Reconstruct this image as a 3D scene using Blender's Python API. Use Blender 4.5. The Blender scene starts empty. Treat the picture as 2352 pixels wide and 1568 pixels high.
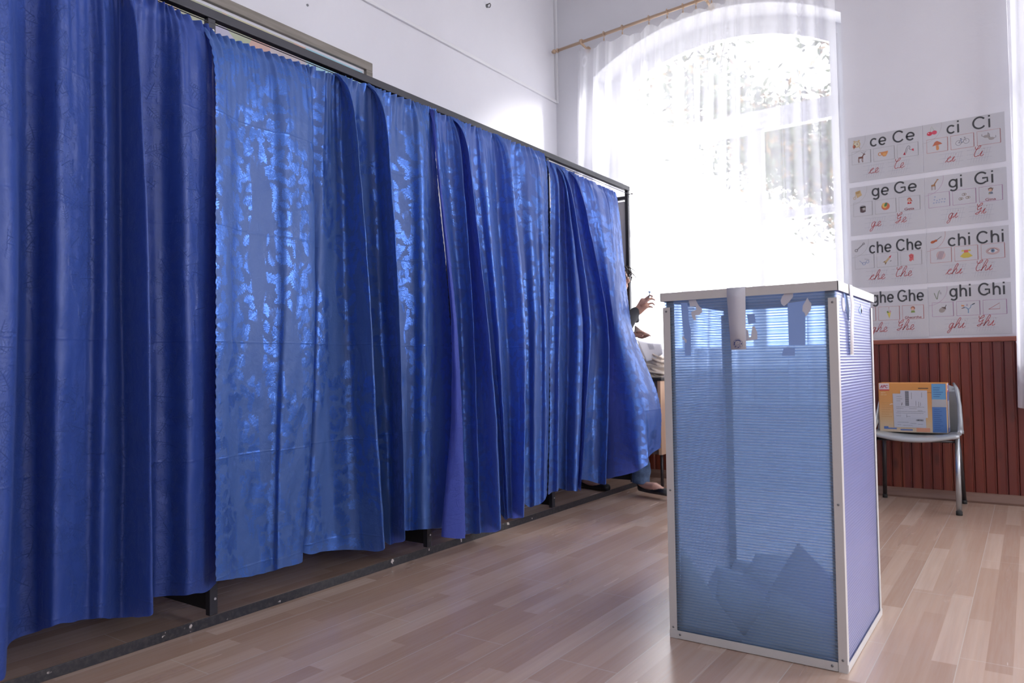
import bpy, bmesh, math, random
from mathutils import Vector, Matrix, noise
random.seed(7)
PI = math.pi
S = bpy.context.scene
COL = S.collection

# ------------------------------------------------------------------ camera
CAM = Vector((0.0, 0.0, 0.88))
YAW, PITCH, ROLL, FPX = 0.6081, 0.0317, -0.0160, 1707.2
_f = Vector((-math.sin(YAW) * math.cos(PITCH), math.cos(YAW) * math.cos(PITCH), math.sin(PITCH)))
_r = Vector((math.cos(YAW), math.sin(YAW), 0.0))
_u = _r.cross(_f)
CR = _r * math.cos(ROLL) + _u * math.sin(ROLL)
CU = -_r * math.sin(ROLL) + _u * math.cos(ROLL)
CF = _f
cd = bpy.data.cameras.new('camera')
cam = bpy.data.objects.new('camera', cd)
COL.objects.link(cam)
m3 = Matrix((CR, CU, -CF)).transposed()
cam.matrix_world = Matrix.Translation(CAM) @ m3.to_4x4()
cd.sensor_width = 36.0
cd.lens = FPX * 36.0 / 2352.0
cd.clip_start = 0.05
cd.dof.use_dof = True
cd.dof.focus_distance = 3.0
cd.dof.aperture_fstop = 4.0
S.camera = cam

# ------------------------------------------------------------------ world, light, exposure
SKY = 5.5
w = bpy.data.worlds.new('sky')
S.world = w
w.use_nodes = True
w.node_tree.nodes['Background'].inputs[0].default_value = (0.96, 0.965, 1.0, 1)
w.node_tree.nodes['Background'].inputs[1].default_value = SKY
S.view_settings.view_transform = 'Standard'
S.view_settings.look = 'None'
S.view_settings.gamma = 1.0
S.view_settings.exposure = 0.5
S.view_settings.use_curve_mapping = False
cyc = S.cycles
cyc.use_denoising = True
cyc.denoiser = 'OPENIMAGEDENOISE'
cyc.denoising_input_passes = 'RGB_ALBEDO_NORMAL'
cyc.denoising_prefilter = 'ACCURATE'
cyc.use_adaptive_sampling = True
cyc.adaptive_threshold = 0.04
cyc.max_bounces = 7
cyc.diffuse_bounces = 3
cyc.glossy_bounces = 3
cyc.transmission_bounces = 4
cyc.transparent_max_bounces = 24
cyc.caustics_reflective = False
cyc.caustics_refractive = False
cyc.sample_clamp_indirect = 4.0


def area(name, loc, direction, sx, sy, power, color=(1, 1, 1), portal=False):
    l = bpy.data.lights.new(name, 'AREA')
    l.shape = 'RECTANGLE'
    l.size = sx
    l.size_y = sy
    l.energy = power
    l.color = color
    if portal:
        l.cycles.is_portal = True
    o = bpy.data.objects.new(name, l)
    COL.objects.link(o)
    o.location = loc
    o.rotation_euler = Vector(direction).to_track_quat('-Z', 'Y').to_euler()
    return o


YW = 5.368      # window wall
XL = -3.238     # left wall
XR = 4.2        # right wall
YB = -3.2       # wall behind the camera
HC = 4.15       # ceiling
XB = -2.334     # front plane of the booths
DAY = (0.96, 0.97, 1.0)
area('daylight_window_1', (-1.93, YW + 0.47, 2.2), (0, -1, 0), 1.96, 2.5, 1, portal=True)
area('daylight_window_2', (.90, YW + 0.47, 2.2), (0, -1, 0), 1.96, 2.5, 1, portal=True)
area('fill_lamp_3', (3.20, YW + 0.47, 2.2), (0, -1, 0), 1.6, 2.5, 300, DAY)  # fill lamp added outside the unseen third opening
sun = bpy.data.lights.new('sun', 'SUN')
sun.energy = 12.0
sun.angle = math.radians(18)
sun.color = (1.0, .97, .93)
so_ = bpy.data.objects.new('sun', sun)
COL.objects.link(so_)
so_.rotation_euler = Vector((-.62, -.46, -.31)).to_track_quat('-Z', 'Y').to_euler()
# fill lamps added at unseen side and rear windows, in front of sky blockers
area('fill_lamp_4', (XR + 0.02, 2.6, 2.15), (-1, 0, 0), 1.7, 2.0, 50, DAY)
area('fill_lamp_5', (XR + 0.02, -1.0, 2.15), (-1, 0, 0), 1.7, 2.0, 24, DAY)
area('fill_lamp_6', (1.0, YB - 0.02, 2.15), (0, 1, 0), 1.7, 2.0, 8, DAY)


# ------------------------------------------------------------------ pixel helpers (all on real planes)
def ray(px, py):
    return CF + (px - 1176.0) / FPX * CR - (py - 784.0) / FPX * CU


def at(px, py, axis, val):
    d = ray(px, py)
    t = (val - CAM[axis]) / d[axis]
    return CAM + d * t


def y_on(px, x, z):
    q = px - 1176.0
    dz = z - CAM.z
    return -(FPX * (x * CR.x + dz * CR.z) - q * (x * CF.x + dz * CF.z)) / (FPX * CR.y - q * CF.y)


def x_on(px, y, z):
    q = px - 1176.0
    dz = z - CAM.z
    return -(FPX * (y * CR.y + dz * CR.z) - q * (y * CF.y + dz * CF.z)) / (FPX * CR.x - q * CF.x)


# ------------------------------------------------------------------ materials
def mat(name, col=(.8, .8, .8), rough=.6, metal=0.0, **kw):
    m = bpy.data.materials.new(name)
    m.use_nodes = True
    b = m.node_tree.nodes['Principled BSDF']
    b.inputs['Base Color'].default_value = (*col, 1)
    b.inputs['Roughness'].default_value = rough
    b.inputs['Metallic'].default_value = metal
    for k, v in kw.items():
        b.inputs[k].default_value = v
    return m


class NT:
    """small node-writing helper"""
    def __init__(s, m):
        s.m = m
        s.t = m.node_tree
        s.b = s.t.nodes.get('Principled BSDF')
        s.out = s.t.nodes.get('Material Output')

    def n(s, typ, **kw):
        nd = s.t.nodes.new(typ)
        for k, v in kw.items():
            setattr(nd, k, v)
        return nd

    def l(s, a, b):
        s.t.links.new(a, b)

    def math(s, op, a, b=None, c=None, clamp=False):
        nd = s.n('ShaderNodeMath', operation=op)
        nd.use_clamp = clamp
        for i, v in enumerate((a, b, c)):
            if v is None:
                continue
            if isinstance(v, (int, float)):
                nd.inputs[i].default_value = v
            else:
                s.l(v, nd.inputs[i])
        return nd.outputs[0]

    def mix(s, fac, a, b):
        nd = s.n('ShaderNodeMix', data_type='RGBA')
        for i, v in ((0, fac), (6, a), (7, b)):
            if isinstance(v, (int, float)):
                nd.inputs[i].default_value = v
            elif isinstance(v, tuple):
                nd.inputs[i].default_value = (*v, 1)
            else:
                s.l(v, nd.inputs[i])
        return nd.outputs[2]

    def ramp(s, fac, stops):
        nd = s.n('ShaderNodeValToRGB')
        e = nd.color_ramp.elements
        while len(e) < len(stops):
            e.new(0.5)
        for i, (p, c) in enumerate(stops):
            e[i].position = p
            e[i].color = (*c, 1) if isinstance(c, tuple) else (c, c, c, 1)
        s.l(fac, nd.inputs[0])
        return nd.outputs[0]

    def coord(s, kind='Object', scale=(1, 1, 1), rot=(0, 0, 0)):
        tc = s.n('ShaderNodeTexCoord')
        mp = s.n('ShaderNodeMapping')
        mp.inputs['Scale'].default_value = scale
        mp.inputs['Rotation'].default_value = rot
        s.l(tc.outputs[kind], mp.inputs[0])
        return mp.outputs[0]

    def noise(s, vec, scale, detail=3, rough=.5):
        nd = s.n('ShaderNodeTexNoise')
        nd.inputs['Scale'].default_value = scale
        nd.inputs['Detail'].default_value = detail
        nd.inputs['Roughness'].default_value = rough
        if vec is not None:
            s.l(vec, nd.inputs['Vector'])
        return nd.outputs[0]

    def bump(s, h, strength=.3, dist=.01, normal=None):
        nd = s.n('ShaderNodeBump')
        nd.inputs['Strength'].default_value = strength
        nd.inputs['Distance'].default_value = dist
        s.l(h, nd.inputs['Height'])
        if normal is not None:
            s.l(normal, nd.inputs['Normal'])
        return nd.outputs[0]


def plaster(name, col):
    m = mat(name, col, .75)
    t = NT(m)
    c = t.coord()
    n1 = t.noise(c, 1.3, 4)
    n2 = t.noise(c, 26, 4)
    cc = t.mix(t.ramp(n1, [(.35, 0.0), (.7, 1.0)]), col, tuple(v * .94 for v in col))
    t.l(cc, t.b.inputs['Base Color'])
    t.l(t.bump(n2, .25, .004), t.b.inputs['Normal'])
    return m


M_WALL = plaster('wall_paint', (.78, .78, .84))
M_CEIL = plaster('ceiling_paint', (.82, .82, .85))


def floor_material():
    m = mat('laminate_floor', (.4, .3, .25), .3)
    t = NT(m)
    # strips run along world Y; brick texture runs along its X
    c = t.coord('Object', (1, 1, 1), (0, 0, PI / 2))
    br = t.n('ShaderNodeTexBrick')
    br.offset = .37
    br.inputs['Scale'].default_value = 1
    br.inputs['Brick Width'].default_value = .74
    br.inputs['Row Height'].default_value = .066
    br.inputs['Mortar Size'].default_value = .0004
    br.inputs['Color1'].default_value = (0, 0, 0, 1)
    br.inputs['Color2'].default_value = (1, 1, 1, 1)
    br.inputs['Mortar'].default_value = (.5, .5, .5, 1)
    t.l(c, br.inputs['Vector'])
    c2 = t.coord('Object', (14, .45, 1))
    g = t.noise(c2, 3.2, 6, .62)
    c3 = t.coord('Object', (40, 1.6, 1))
    g2 = t.noise(c3, 2.4, 4, .6)
    base = t.ramp(br.outputs['Color'], [(0, (.44, .285, .215)), (.5, (.53, .365, .28)), (1, (.62, .46, .37))])
    base = t.mix(t.ramp(g, [(.36, 0.0), (.72, .38)]), base, (.40, .25, .19))
    base = t.mix(t.ramp(g2, [(.4, 0.0), (.75, .35)]), base, (.52, .42, .36))
    seam = t.n('ShaderNodeTexBrick')
    seam.offset = .5
    seam.inputs['Brick Width'].default_value = 1.28
    seam.inputs['Row Height'].default_value = .198
    seam.inputs['Scale'].default_value = 1
    seam.inputs['Mortar Size'].default_value = .0013
    t.l(c, seam.inputs['Vector'])
    base = t.mix(t.math('MULTIPLY', seam.outputs['Fac'], .75), base, (.62, .54, .48))
    t.l(base, t.b.inputs['Base Color'])
    rg = t.noise(t.coord('Object', (8, .5, 1)), 2.0, 2)
    t.l(t.ramp(rg, [(.2, .22), (.8, .29)]), t.b.inputs['Roughness'])
    t.l(t.bump(g, .06, .002), t.b.inputs['Normal'])
    t.b.inputs['Specular IOR Level'].default_value = .6
    return m


M_FLOOR = floor_material()


def wood(name, c1, c2, rough=.35, axis=2, sc=1.0):
    m = mat(name, c1, rough)
    t = NT(m)
    s = [18 * sc] * 3
    s[axis] = 1.2 * sc
    c = t.coord('Object', tuple(s))
    g = t.noise(c, 1.6, 5, .6)
    t.l(t.ramp(g, [(.3, c1), (.7, c2)]), t.b.inputs['Base Color'])
    t.l(t.bump(g, .12, .002), t.b.inputs['Normal'])
    return m


def wainscot_material():
    m = mat('varnished_board', (.2, .05, .03), .3)
    t = NT(m)
    c = t.coord('Object', (14, 14, 1.1))
    g = t.noise(c, 1.8, 5, .6)
    # each board its own tone
    sep = t.n('ShaderNodeSeparateXYZ')
    t.l(t.coord('Object'), sep.inputs[0])
    idx = t.math('FLOOR', t.math('DIVIDE', sep.outputs['X'], .0565))
    wn = t.n('ShaderNodeTexWhiteNoise', noise_dimensions='1D')
    t.l(idx, wn.inputs['W'])
    tone = t.ramp(wn.outputs['Value'], [(0, (.135, .024, .017)), (.5, (.18, .034, .021)), (1, (.225, .055, .027))])
    col = t.mix(t.ramp(g, [(.3, 0.0), (.75, .6)]), tone, (.11, .025, .02))
    kn = t.n('ShaderNodeTexVoronoi')
    kn.inputs['Scale'].default_value = 1.0
    t.l(t.coord('Object', (7, 7, 3.2)), kn.inputs['Vector'])
    col = t.mix(t.ramp(kn.outputs['Distance'], [(.05, .8), (.16, 0.0)]), col, (.07, .018, .014))
    t.l(col, t.b.inputs['Base Color'])
    t.l(t.bump(g, .15, .002), t.b.inputs['Normal'])
    return m


M_WAIN = wainscot_material()
M_WAINCAP = wood('varnished_cap', (.25, .07, .05), (.3, .1, .07), .3, 0)
M_BASEB = wood('brown_skirting', (.16, .09, .07), (.22, .13, .1), .35, 0)
M_FRAMEW = mat('window_paint', (.78, .78, .82), .4)


def glass_material():
    m = bpy.data.materials.new('window_glass')
    m.use_nodes = True
    t = NT(m)
    t.t.nodes.remove(t.b)
    tr = t.n('ShaderNodeBsdfTransparent')
    tr.inputs[0].default_value = (.97, .98, .98, 1)
    gl = t.n('ShaderNodeBsdfGlossy')
    gl.inputs['Roughness'].default_value = .02
    mx = t.n('ShaderNodeMixShader')
    mx.inputs[0].default_value = .06
    t.l(tr.outputs[0], mx.inputs[1])
    t.l(gl.outputs[0], mx.inputs[2])
    t.l(mx.outputs[0], t.out.inputs[0])
    return m


M_GLASS = glass_material()
M_PAPER0 = mat('blocker_white', (.8, .8, .82), .7)


def sheer_material():
    m = bpy.data.materials.new('sheer_voile')
    m.use_nodes = True
    t = NT(m)
    t.t.nodes.remove(t.b)
    tr = t.n('ShaderNodeBsdfTransparent')
    tr.inputs[0].default_value = (1, 1, 1, 1)
    df = t.n('ShaderNodeBsdfDiffuse')
    df.inputs[0].default_value = (.86, .86, .92, 1)
    tl = t.n('ShaderNodeBsdfTranslucent')
    tl.inputs[0].default_value = (.86, .86, .92, 1)
    cl = t.n('ShaderNodeMixShader')
    cl.inputs[0].default_value = .5
    t.l(df.outputs[0], cl.inputs[1])
    t.l(tl.outputs[0], cl.inputs[2])
    lw = t.n('ShaderNodeLayerWeight')
    lw.inputs['Blend'].default_value = .5
    # woven motif: scattered scrolls, more opaque threads
    vo = t.n('ShaderNodeTexVoronoi', feature='F1')
    vo.inputs['Scale'].default_value = 3.0
    t.l(t.coord('UV'), vo.inputs['Vector'])
    ring = t.math('ABSOLUTE', t.math('SUBTRACT', vo.outputs['Distance'], .16))
    motif = t.ramp(ring, [(.0, 1.0), (.035, 0.0)])
    dens = t.math('ADD', t.math('MULTIPLY', lw.outputs['Facing'], .50), .38)
    dens = t.math('ADD', dens, t.math('MULTIPLY', motif, .12), clamp=True)
    mx = t.n('ShaderNodeMixShader')
    t.l(dens, mx.inputs[0])
    t.l(tr.outputs[0], mx.inputs[1])
    t.l(cl.outputs[0], mx.inputs[2])
    t.l(mx.outputs[0], t.out.inputs[0])
    return m


M_SHEER = sheer_material()


def leaf_layer(t, uv, scale, L, W, seed):
    """scattered lobed leaves woven in the cloth; returns (mask, vein)"""
    mp = t.n('ShaderNodeMapping')
    mp.inputs['Scale'].default_value = (scale, scale, 1)
    mp.inputs['Location'].default_value = (seed, seed * .7, 0)
    t.l(uv, mp.inputs[0])
    vo = t.n('ShaderNodeTexVoronoi', voronoi_dimensions='2D', feature='F1')
    vo.inputs['Scale'].default_value = 1.0
    vo.inputs['Randomness'].default_value = .75
    t.l(mp.outputs[0], vo.inputs['Vector'])
    sub = t.n('ShaderNodeVectorMath', operation='SUBTRACT')
    t.l(mp.outputs[0], sub.inputs[0])
    t.l(vo.outputs['Position'], sub.inputs[1])
    sc = t.n('ShaderNodeSeparateColor')
    t.l(vo.outputs['Color'], sc.inputs[0])
    ang = t.math('MULTIPLY', sc.outputs[0], 6.283)
    rt = t.n('ShaderNodeVectorRotate', rotation_type='Z_AXIS')
    t.l(sub.outputs[0], rt.inputs['Vector'])
    t.l(ang, rt.inputs['Angle'])
    sp = t.n('ShaderNodeSeparateXYZ')
    t.l(rt.outputs[0], sp.inputs[0])
    x, y = sp.outputs[0], sp.outputs[1]
    ay = t.math('ABSOLUTE', y)
    tt = t.math('DIVIDE', x, L)
    env = t.math('SUBTRACT', 1.0, t.math('MULTIPLY', tt, tt))
    lob = t.math('ABSOLUTE', t.math('SINE', t.math('ADD', t.math('MULTIPLY', x, 3.4 * PI / L / 1.0), t.math('MULTIPLY', ay, -6.0))))
    wd = t.math('MULTIPLY', t.math('MULTIPLY', env, W), t.math('ADD', t.math('MULTIPLY', lob, .55), .5))
    d = t.math('SUBTRACT', wd, ay)
    mask = t.ramp(d, [(.0, 0.0), (.012, 1.0)])
    v1 = t.ramp(ay, [(.006, 1.0), (.016, 0.0)])
    st = t.math('ABSOLUTE', t.math('SINE', t.math('ADD', t.math('MULTIPLY', x, 3.4 * PI / L), t.math('MULTIPLY', ay, -11.0))))
    v2 = t.ramp(st, [(.08, 1.0), (.2, 0.0)])
    vein = t.math('MULTIPLY', t.math('MAXIMUM', v1, v2), mask)
    return mask, vein


def jacquard(name, ground, leaf, contrast=1.0, leaf_rough=.3, ground_rough=.5, metal=.6, emboss=.2, trans=.14):
    m = mat(name, ground, .5)
    t = NT(m)
    uvn = t.n('ShaderNodeUVMap')
    uv0 = uvn.outputs[0]
    wn = t.n('ShaderNodeTexNoise')
    wn.inputs['Scale'].default_value = 9
    wn.inputs['Detail'].default_value = 1
    t.l(uv0, wn.inputs['Vector'])
    vm = t.n('ShaderNodeVectorMath', operation='SCALE')
    vm.inputs['Scale'].default_value = .022
    t.l(wn.outputs['Color'], vm.inputs[0])
    va = t.n('ShaderNodeVectorMath', operation='ADD')
    t.l(uv0, va.inputs[0])
    t.l(vm.outputs[0], va.inputs[1])
    uv = va.outputs[0]
    m1, v1 = leaf_layer(t, uv, 14.0, .47, .26, 3.1)
    m2, v2 = leaf_layer(t, uv, 19.0, .46, .27, 8.7)
    # bouquets stand in garlands that climb the cloth
    sep = t.n('ShaderNodeSeparateXYZ')
    t.l(uv0, sep.inputs[0])
    gm = t.n('ShaderNodeMapping')
    gm.inputs['Scale'].default_value = (11, 2.6, 1)
    t.l(uv0, gm.inputs[0])
    m3_, v3_ = leaf_layer(t, uv, 16.0, .46, .25, 21.3)
    m1 = t.math('MAXIMUM', m1, m3_)
    gar = t.ramp(t.noise(gm.outputs[0], 1.0, 2), [(.44, 0.0), (.47, 1.0)])
    mask = t.math('MULTIPLY', t.math('MAXIMUM', m1, m2), gar)
    vein = t.math('MULTIPLY', t.math('MAXIMUM', v1, v2), gar)
    body = t.math('MULTIPLY', t.math('SUBTRACT', mask, t.math('MULTIPLY', vein, .9), clamp=True), contrast)
    t.l(t.mix(body, ground, leaf), t.b.inputs['Base Color'])
    t.l(t.math('ADD', t.math('MULTIPLY', body, leaf_rough - ground_rough), ground_rough), t.b.inputs['Roughness'])
    t.l(t.math('MULTIPLY', body, metal), t.b.inputs['Metallic'])
    t.b.inputs['Sheen Weight'].default_value = .22
    t.b.inputs['Sheen Roughness'].default_value = .4
    t.b.inputs['Sheen Tint'].default_value = (.35, .5, 1, 1)
    # weave, crumples, ironed creases
    cr = t.noise(t.coord('Object', (3, 3, 3)), 4.0, 5, .6)
    b1 = t.bump(cr, .35, .02)
    we = t.noise(t.coord('UV', (1, .35, 1)), 420, 2)
    b2 = t.bump(we, .12, .0008, b1)
    b3 = t.bump(t.math('SUBTRACT', mask, t.math('MULTIPLY', vein, 1.6)), emboss, .0015, b2)
    cre = t.math('ABSOLUTE', t.math('SUBTRACT', t.math('FRACT', t.math('DIVIDE', sep.outputs[1], .39)), .5))
    b4 = t.bump(t.ramp(cre, [(.0, 1.0), (.012, 0.0)]), .35, .0025, b3)
    t.l(b4, t.b.inputs['Normal'])
    tl = t.n('ShaderNodeBsdfTranslucent')
    tl.inputs[0].default_value = (.15, .20, .85, 1)
    mx = t.n('ShaderNodeMixShader')
    mx.inputs[0].default_value = trans
    t.l(t.b.outputs[0], mx.inputs[1])
    t.l(tl.outputs[0], mx.inputs[2])
    t.l(mx.outputs[0], t.out.inputs[0])
    return m


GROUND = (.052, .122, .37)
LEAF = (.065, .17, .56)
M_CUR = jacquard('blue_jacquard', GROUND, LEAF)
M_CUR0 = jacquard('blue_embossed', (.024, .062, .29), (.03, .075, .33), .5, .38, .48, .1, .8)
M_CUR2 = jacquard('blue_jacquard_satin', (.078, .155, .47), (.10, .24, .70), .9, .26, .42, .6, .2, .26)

M_REV = jacquard('curtain_reverse', (.055, .085, .40), (.06, .09, .43), .3, .8, .85, .0, .8, .22)
M_STEEL = mat('black_paint_steel', (.035, .035, .045), .38, .3)


def chipped_steel():
    m = mat('chipped_black_steel', (.03, .03, .038), .4, .3)
    t = NT(m)
    n = t.noise(t.coord('Object', (1, 1, 1)), 17, 3, .6)
    f = t.ramp(n, [(.66, 0.0), (.69, 1.0)])
    n2 = t.noise(t.coord('Object', (1, 1, 1)), 60, 3, .6)
    base = t.mix(t.ramp(n2, [(.45, 0.0), (.7, .6)]), (.03, .03, .038), (.09, .08, .08))
    t.l(t.mix(f, base, (.6, .55, .52)), t.b.inputs['Base Color'])
    return m


M_STEELCHIP = chipped_steel()
M_PANEL = mat('black_board', (.018, .016, .018), .6)
M_WHITEBOARD = mat('pale_board', (.62, .6, .62), .6)
M_SCREW = mat('zinc_screw', (.55, .55, .55), .35, .8)
M_ROD = wood('light_wood_rod', (.48, .33, .23), (.58, .42, .3), .4, 0)
M_BWHITE = mat('cream_paint_metal', (.60, .58, .575), .42)
M_RIVET = mat('rivet', (.22, .22, .23), .4, .7)


def poly_material(name, tint, trans_tint, base_trans, gloss=.10, rough=.12, front=.25):
    """twin-wall polycarbonate sheet with horizontal ribs"""
    m = bpy.data.materials.new(name)
    m.use_nodes = True
    t = NT(m)
    t.t.nodes.remove(t.b)
    sep = t.n('ShaderNodeSeparateXYZ')
    t.l(t.coord('Object'), sep.inputs[0])
    ph = t.math('MULTIPLY', sep.outputs[2], 2 * PI / .0088)
    s = t.math('SINE', ph)
    rib = t.ramp(s, [(.55, 0.0), (.92, 1.0)])
    tr = t.n('ShaderNodeBsdfTransparent')
    t.l(t.mix(rib, trans_tint, (trans_tint[0] * .45, trans_tint[1] * .6, trans_tint[2] * .85)), tr.inputs[0])
    tl = t.n('ShaderNodeBsdfTranslucent')
    tl.inputs[0].default_value = (*tint, 1)
    df = t.n('ShaderNodeBsdfDiffuse')
    df.inputs[0].default_value = (*tint, 1)
    gl = t.n('ShaderNodeBsdfGlossy')
    gl.inputs['Roughness'].default_value = rough
    gl.inputs[0].default_value = (.9, .92, 1, 1)
    bm = t.bump(s, .35, .0012)
    t.l(bm, gl.inputs['Normal'])
    t.l(bm, df.inputs['Normal'])
    a = t.n('ShaderNodeMixShader')
    a.inputs[0].default_value = front
    t.l(tl.outputs[0], a.inputs[1])
    t.l(df.outputs[0], a.inputs[2])
    b = t.n('ShaderNodeMixShader')
    t.l(t.math('SUBTRACT', base_trans, t.math('MULTIPLY', rib, base_trans * .18)), b.inputs[0])
    t.l(a.outputs[0], b.inputs[1])
    t.l(tr.outputs[0], b.inputs[2])
    lw = t.n('ShaderNodeLayerWeight')
    lw.inputs['Blend'].default_value = .5
    fr = t.math('MULTIPLY', t.math('POWER', lw.outputs['Facing'], 4.0), .55)
    c = t.n('ShaderNodeMixShader')
    t.l(t.math('ADD', fr, gloss, clamp=True), c.inputs[0])
    t.l(b.outputs[0], c.inputs[1])
    t.l(gl.outputs[0], c.inputs[2])
    t.l(c.outputs[0], t.out.inputs[0])
    return m


M_POLY = poly_material('blue_polycarbonate', (.64, .82, 1.0), (.88, .94, 1.0), .77, .04)
M_POLYV = poly_material('violet_blue_polycarbonate', (.62, .65, 1.0), (.82, .87, 1.0), .42, .09, .16, .5)

M_PAPER = mat('white_paper', (.72, .72, .78), .7)
M_PAPERG = mat('seal_paper', (.60, .60, .68), .75)
M_CARD = mat('card_paper', (.56, .56, .60), .45)
M_BEIGE = mat('beige_cloth', (.68, .60, .53), .85)


def print_material():
    m = mat('print_ink', (.5, .5, .5), .5)
    t = NT(m)
    a = t.n('ShaderNodeAttribute', attribute_name='Ink')
    t.l(a.outputs['Color'], t.b.inputs['Base Color'])
    return m


M_INK = print_material()
M_CHAIR = mat('silver_plastic', (.42, .45, .48), .3, .35)
M_CHROME = mat('silver_tube', (.5, .54, .57), .25, .8)
M_DARKTUBE = mat('dark_tube', (.05, .045, .05), .35, .4)
M_RUBBER = mat('black_rubber', (.02, .02, .02), .7)
M_SKIN = mat('skin', (.62, .36, .28), .5)
M_SKIN.node_tree.nodes['Principled BSDF'].inputs['Subsurface Weight'].default_value = .0
M_HAIR = mat('dark_hair', (.025, .018, .018), .45)
M_SLEEVE = mat('dark_knit', (.045, .05, .06), .85)
M_SHOE = mat('black_leather', (.015, .015, .02), .4)


def denim():
    m = mat('blue_denim', (.05, .09, .18), .8)
    t = NT(m)
    n = t.noise(t.coord('Object', (1, 1, 1)), 14, 4, .6)
    t.l(t.ramp(n, [(.35, (.03, .06, .13)), (.7, (.12, .19, .32))]), t.b.inputs['Base Color'])
    return m


M_DENIM = denim()
M_DESKTOP = mat('dark_desk_edge', (.03, .028, .03), .4)
M_DESKSIDE = wood('desk_side', (.16, .11, .10), (.2, .14, .12), .5)
M_LIGHTWOOD = wood('light_wood', (.55, .36, .26), (.62, .42, .3), .5)


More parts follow.
